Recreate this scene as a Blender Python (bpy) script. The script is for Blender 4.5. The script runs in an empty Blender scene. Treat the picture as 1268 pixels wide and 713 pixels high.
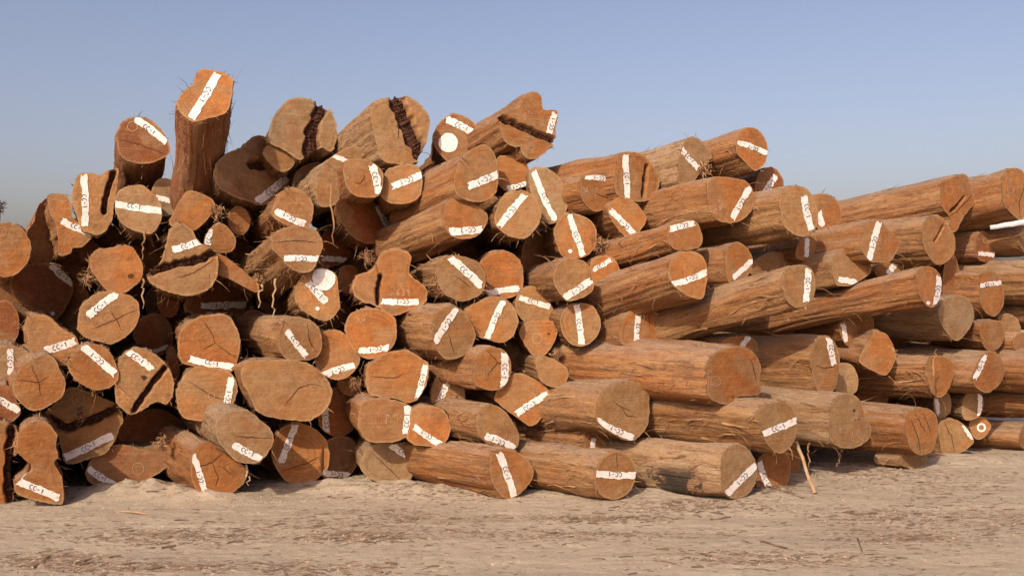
import bpy, math, random
from mathutils import Vector, Matrix, noise
random.seed(7)
C = bpy.context.scene.collection
R = math.radians
# ---------------------------------------------------------------- camera
F = 1218.0; CX, CY = 634.0, 356.5; H = 1.5
cd = bpy.data.cameras.new('camera'); cam = bpy.data.objects.new('camera', cd); C.objects.link(cam)
cam.location = (0, 0, H); cam.rotation_euler = (R(90), 0, 0)
cd.sensor_fit = 'HORIZONTAL'; cd.sensor_width = 36; cd.lens = 36 * F / 1268
cd.clip_start = 0.1; cd.clip_end = 5000
bpy.context.scene.camera = cam
# ---------------------------------------------------------------- sky and sun
SUN_EL, SUN_AZ = 36, 27          # azimuth: degrees to the left of straight behind the camera
w = bpy.data.worlds.new('World'); bpy.context.scene.world = w; w.use_nodes = True
nt = w.node_tree; nt.nodes.clear()
sky = nt.nodes.new('ShaderNodeTexSky'); sky.sky_type = 'NISHITA'; sky.sun_disc = False
sky.sun_elevation = R(SUN_EL)
sd = Vector((-math.sin(R(SUN_AZ)) * math.cos(R(SUN_EL)), -math.cos(R(SUN_AZ)) * math.cos(R(SUN_EL)), math.sin(R(SUN_EL))))
sky.sun_rotation = math.atan2(sd.x, sd.y) % (2 * math.pi)
sky.air_density = 1.0; sky.dust_density = 3.7; sky.ozone_density = 2.0; sky.altitude = 0
mix = nt.nodes.new('ShaderNodeMix'); mix.data_type = 'RGBA'; mix.blend_type = 'MULTIPLY'; mix.inputs[0].default_value = 1
SKY_TINT = mix.inputs[7].default_value = (1.04, 0.845, 0.825, 1)
bg = nt.nodes.new('ShaderNodeBackground'); bg.inputs[1].default_value = 0.150
ow = nt.nodes.new('ShaderNodeOutputWorld')
nt.links.new(sky.outputs[0], mix.inputs[6]); nt.links.new(mix.outputs[2], bg.inputs[0]); nt.links.new(bg.outputs[0], ow.inputs[0])
sl = bpy.data.lights.new('sun', 'SUN'); sl.energy = 3.75; sl.angle = R(0.6); sl.color = (1.0, 0.88, 0.69)
so = bpy.data.objects.new('sun', sl); C.objects.link(so)
so.rotation_euler = sd.to_track_quat('Z', 'Y').to_euler()
vs = bpy.context.scene.view_settings
vs.view_transform = 'Standard'; vs.look = 'None'; vs.gamma = 1; vs.exposure = 0.22

# ---------------------------------------------------------------- material helpers
class NT:
    def __init__(s, name, rough=0.85, spec=0.15):
        s.m = bpy.data.materials.new(name); s.m.use_nodes = True
        s.t = s.m.node_tree; s.b = s.t.nodes['Principled BSDF']
        s.b.inputs['Roughness'].default_value = rough
        s.b.inputs['Specular IOR Level'].default_value = spec
    def n(s, typ, **kw):
        o = s.t.nodes.new('ShaderNode' + typ)
        for k, v in kw.items(): setattr(o, k, v)
        return o
    def l(s, a, b): s.t.links.new(a, b)
    def noise(s, vec, scale, detail=4, rough=0.6, dist=0.0):
        o = s.n('TexNoise'); o.inputs['Scale'].default_value = scale; o.inputs['Detail'].default_value = detail
        o.inputs['Roughness'].default_value = rough; o.inputs['Distortion'].default_value = dist
        s.l(vec, o.inputs['Vector']); return o.outputs['Fac']
    def ramp(s, fac, stops):
        o = s.n('ValToRGB'); e = o.color_ramp.elements
        while len(e) < len(stops): e.new(0.5)
        for q, (p, c) in zip(e, stops):
            q.position = p; q.color = (c, c, c, 1) if isinstance(c, (int, float)) else (*c, 1)
        s.l(fac, o.inputs[0]); return o.outputs[0]
    def math(s, op, a, b=None, c=None):
        o = s.n('Math', operation=op)
        for i, v in enumerate((a, b, c)):
            if v is None: continue
            if isinstance(v, (int, float)): o.inputs[i].default_value = v
            else: s.l(v, o.inputs[i])
        return o.outputs[0]
    def mix(s, fac, a, b, bt='MIX'):
        o = s.n('Mix', data_type='RGBA', blend_type=bt)
        for i, v in ((0, fac), (6, a), (7, b)):
            if isinstance(v, (int, float)): o.inputs[i].default_value = v
            elif isinstance(v, tuple): o.inputs[i].default_value = (*v, 1)
            else: s.l(v, o.inputs[i])
        return o.outputs[2]
    def map(s, vec, scale, add=None):
        o = s.n('Mapping'); o.inputs['Scale'].default_value = scale; s.l(vec, o.inputs['Vector'])
        if add is not None: s.l(add, o.inputs['Location'])
        return o.outputs[0]
    def bump(s, h, strength, dist, prev=None):
        o = s.n('Bump'); o.inputs['Strength'].default_value = strength; o.inputs['Distance'].default_value = dist
        s.l(h, o.inputs['Height'])
        if prev: s.l(prev, o.inputs['Normal'])
        return o.outputs[0]
    def seed(s):
        oi = s.n('ObjectInfo'); c = s.n('CombineXYZ')
        a = s.math('MULTIPLY', oi.outputs['Random'], 91.0)
        s.l(a, c.inputs[0]); s.l(s.math('MULTIPLY', oi.outputs['Random'], 37.0), c.inputs[1]); s.l(a, c.inputs[2])
        return oi, c.outputs[0]

def mat_end():
    q = NT('sawn_end_grain', 0.8, 0.12)
    oi, sd_ = q.seed(); tc = q.n('TexCoord').outputs['Object']
    rho = q.n('Attribute', attribute_name='rho').outputs['Fac']
    ang = q.n('Attribute', attribute_name='dirv').outputs['Vector']
    P = q.map(tc, (1, 1, 1), sd_)
    base = oi.outputs['Color']
    # heartwood blotches: tan, orange, olive dust; each log mixes them differently
    c = q.mix(q.ramp(q.noise(P, 5.0, 4, 0.55, 0.4), [(0.35, 0.0), (0.70, 0.8)]), base, q.mix(1.0, base, (1.08, 0.80, 0.52), 'MULTIPLY'))
    half = q.noise(q.map(P, (1, 1, 0.2)), 2.4, 5, 0.55, 0.5)
    c = q.mix(q.ramp(half, [(0.50, 0.0), (0.56, 0.55)]), c, (0.32, 0.20, 0.10))
    c = q.mix(q.ramp(q.noise(P, 3.4, 5, 0.65, 0.8), [(0.56, 0.0), (0.66, 0.5)]), c, (0.30, 0.105, 0.035))
    # growth rings follow the outline, fading in and out
    rr = q.math('ADD', rho, q.math('MULTIPLY', q.noise(P, 4, 2), 0.10))
    vis = q.ramp(q.noise(P, 4.5, 2), [(0.35, 0.10), (0.62, 0.50)])
    rc = q.n('CombineXYZ'); q.l(rr, rc.inputs[0]); q.l(oi.outputs['Random'], rc.inputs[1])
    rings = q.noise(q.map(rc.outputs[0], (26, 40, 1)), 1.0, 4, 0.7)
    c = q.mix(q.math('MULTIPLY', q.ramp(rings, [(0.40, 1.0), (0.58, 0.0)]), vis), c, (0.14, 0.06, 0.026))
    # radial rays, saw scores
    rays = q.noise(q.map(ang, (7, 7, 0.5), sd_), 1.0, 4, 0.65)
    c = q.mix(q.ramp(rays, [(0.54, 0.0), (0.74, 0.30)]), c, (0.18, 0.085, 0.04))
    saw = q.noise(q.map(P, (4, 60, 4)), 1.0, 3, 0.6)
    c = q.mix(q.ramp(saw, [(0.50, 0.0), (0.74, 0.22)]), c, (0.50, 0.33, 0.18))
    # pale sapwood with an uneven inner edge
    rw = q.math('ADD', rho, q.math('MULTIPLY', q.math('SUBTRACT', q.noise(P, 7, 3), 0.5), 0.14))
    c = q.mix(q.ramp(rw, [(0.92, 0.0), (0.965, 0.35), (0.995, 0.50)]), c, (0.44, 0.29, 0.15))
    c = q.mix(q.ramp(q.noise(P, 30, 4, 0.7), [(0.54, 0.0), (0.72, 0.5)]), c, (0.17, 0.085, 0.04))
    c = q.mix(q.ramp(q.noise(P, 11, 5, 0.7, 0.3), [(0.35, 0.55), (0.60, 0.0)]), c, q.mix(1.0, c, (0.62, 0.55, 0.48), 'MULTIPLY'))
    c = q.mix(q.ramp(q.noise(P, 62, 3, 0.7), [(0.60, 0.0), (0.72, 0.45)]), c, (0.50, 0.35, 0.21))
    rot = q.n('Attribute', attribute_name='rot').outputs['Fac']
    c = q.mix(rot, c, q.mix(q.ramp(q.noise(P, 50, 4, 0.7), [(0.4, 0.0), (0.62, 1.0)]), (0.06, 0.028, 0.018), (0.20, 0.09, 0.05)))
    q.l(c, q.b.inputs['Base Color'])
    n = q.bump(saw, 0.5, 0.007)
    n = q.bump(q.noise(P, 24, 5, 0.7), 0.7, 0.011, n)
    n = q.bump(rays, 0.25, 0.003, n)
    q.l(n, q.b.inputs['Normal'])
    return q.m

def mat_bark(name, stained=False):
    q = NT(name, 0.9, 0.1)
    oi, sd_ = q.seed(); tc = q.n('TexCoord').outputs['Object']
    P = q.map(tc, (1, 1, 1), sd_)
    base = oi.outputs['Color']
    g1 = q.noise(q.map(P, (26, 26, 3.2)), 1.0, 5, 0.65, 0.3)
    g2 = q.noise(q.map(P, (75, 75, 4)), 1.0, 4, 0.7)
    pl = q.noise(q.map(P, (5, 5, 1.6)), 1.0, 5, 0.6, 0.8)
    c = q.mix(q.ramp(pl, [(0.40, 0.0), (0.62, 0.9)]), base, q.mix(1.0, base, (0.84, 0.68, 0.52), 'MULTIPLY'))
    c = q.mix(q.ramp(q.noise(q.map(P, (7, 7, 1.1)), 1.0, 4), [(0.50, 0.0), (0.64, 0.5)]), c, (0.37, 0.225, 0.105))
    c = q.mix(q.ramp(g1, [(0.34, 0.75), (0.48, 0.0)]), c, (0.13, 0.065, 0.035))
    c = q.mix(q.ramp(g2, [(0.54, 0.0), (0.78, 0.55)]), c, (0.50, 0.36, 0.23))
    c = q.mix(q.ramp(q.noise(P, 14, 4, 0.7), [(0.58, 0.0), (0.68, 0.6)]), c, (0.24, 0.10, 0.045))
    c = q.mix(q.ramp(q.noise(q.map(P, (1, 1, 0.6)), 6.5, 6, 0.75, 1.2), [(0.54, 0.0), (0.59, 0.65)]), c, (0.20, 0.105, 0.06))
    # greyer tan blended in towards the upward-facing side
    geo = q.n('NewGeometry'); sx = q.n('SeparateXYZ'); q.l(geo.outputs['Normal'], sx.inputs[0])
    up = q.ramp(sx.outputs[2], [(0.30, 0.0), (0.95, 0.65)])
    c = q.mix(q.math('MULTIPLY', up, q.ramp(q.noise(P, 9, 4), [(0.3, 0.35), (0.65, 1.0)])), c, (0.36, 0.275, 0.20))
    if stained:
        sp = q.n('SeparateXYZ'); q.l(tc, sp.inputs[0])
        d = q.math('ADD', q.math('ABSOLUTE', q.math('ADD', sp.outputs[2], 0.42)), q.math('MULTIPLY', q.noise(P, 11, 6, 0.8), 0.9))
        low = q.ramp(q.math('ADD', q.math('MULTIPLY', sp.outputs[1], 2.0), 0.45), [(0.36, 1.0), (0.56, 0.0)])
        c = q.mix(q.math('MULTIPLY', q.ramp(d, [(0.56, 0.9), (0.62, 0.0)]), low), c, (0.03, 0.028, 0.026))
    q.l(c, q.b.inputs['Base Color'])
    n = q.bump(g1, 1.0, 0.034)
    n = q.bump(g2, 0.9, 0.012, n)
    n = q.bump(q.noise(P, 22, 5, 0.7), 0.8, 0.022, n)
    q.l(n, q.b.inputs['Normal'])
    return q.m

def mat_simple(name, col, col2, scale, bumps, rough=0.85, spec=0.15, stretch=(1, 1, 1)):
    q = NT(name, rough, spec); oi, sd_ = q.seed()
    P = q.map(q.map(q.n('TexCoord').outputs['Object'], (1, 1, 1), sd_), stretch)
    f = q.noise(P, scale, 5, 0.65)
    q.l(q.mix(q.ramp(f, [(0.35, 0.0), (0.65, 1.0)]), col, col2), q.b.inputs['Base Color'])
    q.l(q.bump(f, 0.7, bumps), q.b.inputs['Normal'])
    return q.m

def mat_paint():
    q = NT('white_paint', 0.7, 0.2); oi, sd_ = q.seed()
    P = q.map(q.n('TexCoord').outputs['Object'], (1, 1, 1), sd_)
    f = q.noise(P, 60, 4, 0.7); f2 = q.noise(P, 12, 3, 0.6)
    c = q.mix(q.ramp(f2, [(0.35, 0.0), (0.7, 1.0)]), (0.82, 0.78, 0.75), (0.70, 0.62, 0.56))
    c = q.mix(q.ramp(f, [(0.57, 0.0), (0.66, 0.75)]), c, (0.45, 0.27, 0.15))
    c = q.mix(q.ramp(q.noise(P, 24, 5, 0.75), [(0.60, 0.0), (0.66, 0.8)]), c, (0.42, 0.25, 0.13))
    q.l(c, q.b.inputs['Base Color']); q.l(q.bump(f, 0.3, 0.003), q.b.inputs['Normal'])
    return q.m

def mat_ground():
    q = NT('dusty_soil', 0.95, 0.08); P = q.n('TexCoord').outputs['Object']
    a = q.noise(q.map(P, (0.6, 1.0, 1)), 1.3, 6, 0.6, 0.4)
    b = q.noise(q.map(P, (0.75, 1.1, 1)), 5.0, 8, 0.72, 0.2)
    d = q.noise(q.map(P, (0.7, 1, 1)), 26, 6, 0.78)
    e = q.noise(q.map(P, (0.8, 1.1, 1)), 95, 4, 0.75)
    c = q.mix(q.ramp(a, [(0.32, 0.0), (0.68, 1.0)]), G1, G2)
    c = q.mix(q.ramp(b, [(0.52, 0.0), (0.66, 0.4)]), c, (0.31, 0.235, 0.165))
    c = q.mix(q.ramp(d, [(0.52, 0.0), (0.66, 0.45)]), c, (0.44, 0.35, 0.265))
    c = q.mix(q.ramp(d, [(0.34, 0.45), (0.44, 0.0)]), c, (0.22, 0.15, 0.10))
    c = q.mix(q.ramp(e, [(0.58, 0.0), (0.68, 0.4)]), c, (0.24, 0.165, 0.11))
    q.l(c, q.b.inputs['Base Color'])
    n = q.bump(b, 0.8, 0.020); n = q.bump(d, 0.9, 0.018, n); n = q.bump(e, 0.7, 0.008, n)
    q.l(n, q.b.inputs['Normal'])
    return q.m
G1 = (0.395, 0.318, 0.235); G2 = (0.455, 0.375, 0.28)

M_END = mat_end(); M_BARK = mat_bark('debarked_log_side'); M_STAIN = mat_bark('stained_log_side', True)
M_PAINT = mat_paint()
M_INK = mat_simple('marker_ink', (0.03, 0.035, 0.05), (0.10, 0.09, 0.10), 80, 0.001, 0.6)
M_CHALK = mat_simple('chalk', (0.42, 0.235, 0.13), (0.54, 0.35, 0.22), 60, 0.002)
M_CRACK = mat_simple('crack', (0.05, 0.025, 0.013), (0.12, 0.055, 0.028), 40, 0.004)
M_ROT = mat_simple('rotten_bark_seam', (0.025, 0.012, 0.009), (0.13, 0.055, 0.03), 60, 0.02)
M_FIB = mat_simple('bark_fibre', (0.40, 0.24, 0.12), (0.13, 0.06, 0.034), 30, 0.002, 0.85, 0.1, (1, 1, 0.1))
M_STICK = mat_simple('dry_wood', (0.40, 0.28, 0.17), (0.30, 0.19, 0.11), 30, 0.004)
M_POLE = mat_simple('pale_pole', (0.50, 0.50, 0.52), (0.62, 0.62, 0.64), 9, 0.004, 0.5, 0.4)
M_DEB = mat_simple('bark_debris', (0.09, 0.06, 0.043), (0.20, 0.135, 0.09), 12, 0.003)
M_DEB2 = mat_simple('light_bark_debris', (0.28, 0.195, 0.13), (0.22, 0.13, 0.085), 12, 0.003)
M_GROUND = mat_ground()
TONE = {'o': (0.375, 0.168, 0.058), 't': (0.36, 0.205, 0.092), 'g': (0.32, 0.218, 0.122), 'r': (0.28, 0.108, 0.046), 'b': (0.23, 0.125, 0.07)}  # r, b: red-brown wood tones, shade of the shaded logs put into the colour
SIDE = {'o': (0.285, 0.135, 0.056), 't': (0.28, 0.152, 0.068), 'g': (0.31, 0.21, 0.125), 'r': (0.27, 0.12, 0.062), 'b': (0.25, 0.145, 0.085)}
# ---------------------------------------------------------------- the logs
# L(outline of the sawn end, depth offset, yaw, pitch, length, tone, stripe, label, extras)
# depth offset 'g' = lies on the ground.  stripe = x1,y1,x2,y2,width in reading direction
LOGS = []
def L(pts, dz, yaw, pitch, ln, tone, stripe, label, **ex):
    LOGS.append((pts, dz, yaw, pitch, ln, tone, stripe, label, ex))

# ---- crest, left
L("144,172 147,157 157,147 171,145 188,149 200,161 209,177 210,189 196,199 179,203 160,200 149,192", 0, 16, 14, 1.9, 'r',
  (168,148,207,177,9), "reddish log on the upper left crest, white stripe over its top right edge", chalk=[(164,157,6)], cracks=["146,172 170,178 207,192"], fib=26)
L("221,136 219,126 228,112 239,104 242,93 250,86 263,87 276,90 287,97 288,111 284,133 276,142 260,146 242,151 231,147", -0.25, 24, 46, 1.5, 'o',
  (269,93,237,146,11), "steeply tilted log standing highest on the left with shaggy bark", bark='r', fib=150)
L("142,248 146,237 157,231 174,229 182,233 193,243 200,257 200,270 196,280 188,289 174,288 157,281 149,274 143,262", -0.05, 17, 6, 2.4, 'g',
  (142,252,200,261,9), "grey tan log with level white stripe under the round reddish crest log", fib=60)
L("188,236 196,222 210,222 219,235 220,248 216,262 203,268 192,258", 0.25, 17, 4, 2, 'g',
  (194,245,219,251,7,0), "partly hidden log between the level striped one and the tilted tall log")
L("94,220 101,215 112,214 123,217 134,211 146,210 145,231 141,254 139,270 134,282 124,290 112,289 101,284 93,262 89,247 91,232", 0.1, 17, 3, 2.4, 't',
  (104,217,105,281,9), "broad log with upright white stripe and dark bark seam on its right", seams=[("140,215 135,230 131,242 128,262",6)], fib=40)
L("60,243 70,240 83,242 88,255 90,269 101,279 112,286 114,293 109,299 101,306 90,307 87,314 73,316 72,297 69,278 62,264", 0.1, 14, 2, 2.2, 'o',
  (76,273,113,289,9), "narrow bent log end with slanting stripe left of the broad upright-striped log", fib=30, ker=(84,284))
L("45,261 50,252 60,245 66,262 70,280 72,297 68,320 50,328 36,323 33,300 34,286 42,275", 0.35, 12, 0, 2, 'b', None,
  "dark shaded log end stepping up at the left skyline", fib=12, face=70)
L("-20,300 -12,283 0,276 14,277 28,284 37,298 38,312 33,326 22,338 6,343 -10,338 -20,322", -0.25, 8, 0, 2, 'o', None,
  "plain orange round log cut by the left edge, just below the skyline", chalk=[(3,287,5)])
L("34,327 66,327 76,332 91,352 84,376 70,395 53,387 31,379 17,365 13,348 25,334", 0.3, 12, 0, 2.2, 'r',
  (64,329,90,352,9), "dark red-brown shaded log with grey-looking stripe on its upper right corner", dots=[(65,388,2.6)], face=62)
L("111,320 120,309 137,308 151,304 163,306 171,316 177,331 174,347 163,357 150,364 132,359 120,344 112,333", 0.1, 18, 0, 2.2, 'o', None,
  "heart shaped orange log with small dark knot and no white stripe", knots=[(162,342,4)], fib=110)
L("96,400 98,385 107,372 120,363 137,360 146,362 165,368 172,378 172,394 165,408 151,420 137,426 118,422 104,417 96,408", -0.1, 22, 0, 2.2, 't',
  (108,392,144,364,10), "tan log split by one long diagonal crack, stripe across its upper left", cracks=["112,408 144,395 171,382","136,384 144,395 150,408"], fib=30, starc=(144,395,7))
L("32,400 36,390 53,389 64,394 76,406 94,417 97,431 92,442 81,451 62,454 45,450 37,430", 0.0, 14, 0, 2.2, 't',
  (56,434,94,422,10), "pear shaped tan log above the plain orange one at lower left", fib=26)
L("84,451 92,437 101,428 112,426 126,428 137,437 144,453 147,466 140,477 120,483 104,477 90,466", -0.15, 20, 0, 2.2, 'o',
  (143,463,102,428,10), "round orange log with shaggy bark rim and stripe from top left to lower right", fib=90)
L("16,486 17,472 25,455 42,443 59,438 70,447 74,458 81,472 78,489 67,498 53,506 39,508 28,501 20,492", -0.2, 12, 0, 2.2, 'o', None,
  "plain orange log with star cracks and no stripe, lower left", cracks=["20,470 48,473 60,466","38,452 48,473 50,490"])
L("-12,440 -5,430 10,427 24,430 35,436 35,452 22,468 8,476 -8,474 -15,457", 0.0, 10, 0, 2.2, 'g',
  (12,430,13,463,8), "greyish log with upright stripe at the left edge under the dark shaded logs")
L("-18,500 -10,483 4,476 14,482 20,495 26,508 20,518 8,525 -8,525 -18,515", -0.15, 8, 0, 2.2, 'r',
  (-12,489,24,509,9), "reddish log with sloping stripe, cut by the left edge low in the pile")
L("24,534 36,524 50,520 60,524 66,531 71,538 69,551 72,565 67,573 76,590 79,612 75,624 56,622 38,618 21,611 18,598 31,588 36,576 28,566 22,560 20,548", 'g', 10, 0, 2.2, 'o',
  (21,595,74,617,10), "lobed orange log on the ground at far left, one stripe low across it", ker=(52,572), fib=60, holes=[(25,580,8,6)])
L("-15,525 5,522 20,530 23,545 22,560 13,572 14,600 15,622 -15,624", 'g', 6, 0, 2.2, 'o', None,
  "cracked log slice with ragged bark at the bottom left corner of the pile", seams=[("14,532 12,560 10,590 12,618",9)], fib=70)
L("56,514 64,503 81,483 95,480 123,491 143,500 153,517 148,531 140,548 129,562 112,567 92,574 80,572 76,555 70,535", 0.15, 14, 0, 2.2, 't',
  (79,567,139,539,10), "wide shadowed log split by a rotten bark seam, stripe below", seams=[("62,520 84,530 100,524 120,518 143,506",9)], chalk=[(97,494,8)], fib=40)
L("143,466 149,444 160,433 174,431 191,438 205,450 214,466 215,486 207,500 193,497 179,506 163,513 151,506 143,494", -0.05, 20, 0, 2.2, 't',
  (156,433,189,457,9), "half shaded log with a bark seam running up right and a small black hole", seams=[("166,508 176,492 190,474 204,456",6)], knots=[(178,467,4)], fib=26)
L("146,542 151,520 168,511 196,506 219,517 230,528 227,536 216,545 196,548 179,553 160,552", 0.35, 16, 0, 2.2, 'r', None,
  "low dark log wedged under the half shaded seamed log", fib=30, face=56)
L("106,590 108,578 115,566 130,555 150,550 179,556 205,549 217,553 212,572 199,584 185,592 170,599 150,602 135,603 115,600", 'g', 16, 0, 2.2, 'r',
  (109,580,144,601,9), "brown log half sunk in the soil with stripe at its lower left", chalk=[(171,580,7)], fib=40)
L("238,562 242,553 256,546 273,556 292,567 304,581 305,593 292,607 273,614 255,615 242,604 236,587", 'g', 31, 0, 1.8, 'o',
  (254,612,239,563,8), "front ground log at left with steep stripe near its left rim", cracks=["238,580 262,572 276,560","262,572 270,590 266,602","270,575 290,590"], fib=26, flare=1.15)
L("267,531 273,517 287,508 304,507 320,518 335,531 339,542 335,556 323,570 309,574 292,570 278,556 270,545", -0.35, 28, 0, 1.8, 'g',
  (289,550,323,568,9), "grey weathered log lying on the front ground log, level crack across it", cracks=["290,540 312,541 337,542"], scrib=[(310,556)], fib=14)
L("336,562 343,536 357,525 368,522 390,531 402,542 408,559 406,578 393,592 374,599 354,595 343,581", 'g', 15, 0, 2, 'o',
  (348,572,366,525,9), "large orange ground log, lit above and shaded below, stripe standing steep", cracks=["347,584 375,575 402,562"], fib=14)
L("300,472 298,461 304,448 320,446 354,445 374,447 391,455 405,469 411,483 409,497 399,511 382,521 360,520 340,517 320,511 312,497 304,480", -0.1, 24, 0, 2, 't', None,
  "big blunt unpainted log in the lower left middle with one jagged crack", cracks=["351,503 362,490 370,480 385,475 398,478"], fib=60)
L("218,486 221,478 228,464 242,454 262,455 281,458 291,469 294,483 290,497 281,511 264,520 245,521 228,517 221,508", 0.0, 20, 0, 2.2, 't',
  (279,511,287,466,9), "large round tan log with upright stripe along its right rim, lower left", cracks=["232,471 250,482 262,490 285,496"], chalk=[(262,490,4)], fib=20)
L("221,439 221,417 228,403 242,394 264,389 281,390 292,403 297,420 295,442 288,460 273,456 250,455 234,452 225,448", -0.05, 20, 0, 2.2, 'o',
  (234,444,288,454,9), "big orange log with zigzag crack and stripe along its bottom", cracks=["251,396 261,410 266,424","266,424 252,432","266,424 282,436 295,444"], fib=14)
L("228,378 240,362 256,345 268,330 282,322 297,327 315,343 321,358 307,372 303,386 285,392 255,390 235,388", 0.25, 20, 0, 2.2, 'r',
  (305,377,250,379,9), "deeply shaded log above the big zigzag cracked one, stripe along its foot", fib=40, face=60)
L("181,341 185,335 198,325 205,305 210,285 222,276 237,284 247,300 267,312 270,330 267,347 256,359 236,366 217,364 200,358 187,351", -0.15, 20, 6, 2.2, 't',
  (215,309,250,298,9), "bell shaped log divided by a horizontal bark-filled split", seams=[("184,337 204,331 226,326 248,321 266,311",8)], cracks=["215,345 240,338 266,320"], fib=40)
L("211,279 215,262 225,245 234,236 250,240 264,248 266,258 258,270 246,282 236,285", 0.05, 20, 4, 2.2, 'o', None,
  "blocky orange log above the bell shaped one, no stripe", fib=50)
L("253,302 258,286 267,278 276,277 287,287 292,296 290,308 281,313 267,312", 0.05, 20, 2, 2.2, 'o',
  (257,303,260,284,8), "small orange log tucked right of the bell shaped one", fib=40)
L("267,205 281,190 298,183 312,170 321,168 333,172 340,190 351,208 359,222 361,232 352,244 325,254 310,250 288,243 268,228", 0.1, 24, 8, 2, 'b',
  (319,250,356,219,11), "dark grey shaded log on the crest with star shaped hole and curved stripe", holes=[(320,204,7,5)], knots=[(326,201,4)], fib=50, face=64)
L("326,190 335,178 352,182 364,195 362,207 349,213 336,204", 0.2, 24, 8, 1.6, 't', None,
  "small tan lump of a log between the shaded crest log and the tall split one")
L("332,175 334,161 340,142 357,124 374,121 391,126 402,130 409,136 416,153 417,172 410,188 396,182 382,190 371,198 352,186", 0.25, 24, 14, 1.7, 'g', None,
  "tall grey crest log split by a dark cleft on its right, no stripe", seams=[("400,128 392,146 387,160 384,192",14)], fib=40)
L("362,238 366,215 382,203 398,203 402,220 394,236 380,247 368,246", 0.2, 24, 6, 2, 'b',
  (373,234,392,209,8), "shadowed log under the tall split crest log, short steep stripe", fib=20)
L("338,255 345,240 362,232 379,240 388,254 386,273 380,282 365,283 345,274 336,265", -0.1, 26, 8, 1.9, 'o',
  (378,278,341,261,9), "orange log with stripe sloping down right, left of the grey-sided middle logs", fib=70)
L("335,296 340,288 357,281 379,281 393,287 400,302 396,316 388,333 374,338 357,330 348,319 337,308", -0.3, 32, 12, 1.0, 't',
  (395,321,352,320,8), "pale log jutting out with torn splintered side and level stripe", cracks=["340,300 365,298 392,300"], fib=120, flare=1.1)
L("365,366 368,350 382,336 400,332 416,340 419,358 421,378 416,389 405,397 391,394 377,386 368,378", -0.1, 22, 4, 1.9, 't',
  (381,349,404,375,10), "log with a big round white paint patch above a short stripe", disc=[(401,345,14.5)], dots=[(393,382,2.6)], fib=110)
L("344,420 349,400 360,393 379,394 393,403 398,417 398,434 391,442 379,446 360,445 349,439", -0.15, 36, 0, 1.4, 't',
  (355,409,380,441,8), "cylindrical tan log pointing right with steep stripe, above the big blunt log", cracks=["380,400 384,425 392,435"], fib=20)
L("389,435 396,415 410,408 420,409 431,417 442,434 446,444 442,455 430,467 415,470 402,465 392,455", 0.05, 12, 0, 2, 'o',
  (439,452,401,464,9), "orange log with stripe along its lower edge, beside the round chalk-scribbled log", fib=26)
L("427,403 434,389 450,382 470,383 484,389 490,397 491,417 484,431 470,442 453,444 439,434 429,417", -0.1, 12, 0, 2, 'o',
  (482,430,445,434,8), "smooth round orange log with chalk scribble and short level stripe below", scrib=[(447,395)])
L("449,374 439,365 436,355 442,341 460,335 467,322 473,312 492,308 509,316 507,338 523,352 529,361 526,375 512,382 487,391 473,383 459,376", -0.05, 14, 6, 2, 'o',
  (519,374,472,373,8), "star shaped orange log chalked 639 with stripe along its foot", seams=[("471,342 468,358 468,376",4)], num=(499,362), ker=(487,355), fib=60)
L("417,250 434,243 456,248 470,255 481,265 489,276 488,287 476,296 460,302 442,297 428,283 418,265", 0.1, 17, 6, 2, 'r',
  (467,255,486,290,8), "dark shaded red-brown log with steep stripe on its right rim, upper middle", fib=60, face=66)
L("427,226 425,206 431,198 448,197 464,203 474,214 474,228 470,241 459,245 442,243 431,235", -0.2, 22, 6, 1.8, 'o',
  (461,205,469,240,10), "small orange log with crescent crack and upright stripe", cracks=["439,226 446,227 451,221 450,215"])
L("391,240 397,215 407,198 420,188 438,180 452,188 444,200 425,212 425,230 418,250 408,256 396,255", 0.0, 34, 10, 1.8, 'g',
  (409,191,430,200,6,0), "grey weathered log partly covered by the small crescent-cracked one", fib=60, ker=(411,218))
L("471,232 478,212 490,206 505,203 515,205 522,214 523,231 518,245 504,252 487,252 474,246", -0.05, 14, 6, 1.9, 't',
  (521,217,485,231,9), "tan log under the big cleft crest log, stripe slanting up right", fib=20)
L("459,142 462,130 476,122 487,120 497,118 509,121 523,132 532,147 530,167 525,188 518,200 498,204 473,198 466,178 461,158", -0.05, 38, 12, 1.6, 'g', None,
  "largest cleft log on the crest, pale tan slab with crumbly dark split, no stripe", seams=[("491,118 497,136 503,152 511,170 522,190",16)], cracks=["494,155 493,163 493,172"], fib=40, flare=.95)
L("537,167 543,153 557,142 571,142 588,153 596,167 596,178 588,192 570,203 554,200 543,189 537,178", 0.1, 10, 8, 1.9, 'r',
  (553,148,587,165,9), "crest log with white stripe and white round paint patch beneath it", disc=[(555,177,12)], fib=20)
L("565,210 571,196 588,183 603,180 615,197 617,222 613,240 597,250 578,248 564,238 562,225", -0.2, 42, 14, 0.85, 'o',
  (616,216,580,231,10), "reddish log jutting right, body visible to the left, below the white-patched crest log", fib=36)
L("618,146 631,135 642,132 648,119 659,113 670,119 673,135 687,136 691,142 688,164 690,176 681,184 670,193 656,198 646,189 644,182 636,182 625,175 621,164", 0.05, 36, 14, 1.5, 'o',
  (680,166,687,140,8), "flower shaped lobed log on the crest with a diagonal split and short stripe", seams=[("622,147 642,155 662,164 688,174",7)], fib=60, ker=(656,158))
L("615,198 622,193 639,193 650,200 656,214 655,228 642,234 628,237 620,231 614,220", 0.1, 9, 4, 2, 'o',
  (654,228,628,234,8), "small orange log right below the flower shaped crest log")
L("656,214 662,208 676,208 690,217 698,229 704,245 702,259 692,273 680,277 668,268 660,250 656,232", 0.0, 7, 2, 2, 'g',
  (661,212,687,272,8), "oval log, shadow on its top half, long stripe slanting down right")
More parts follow.
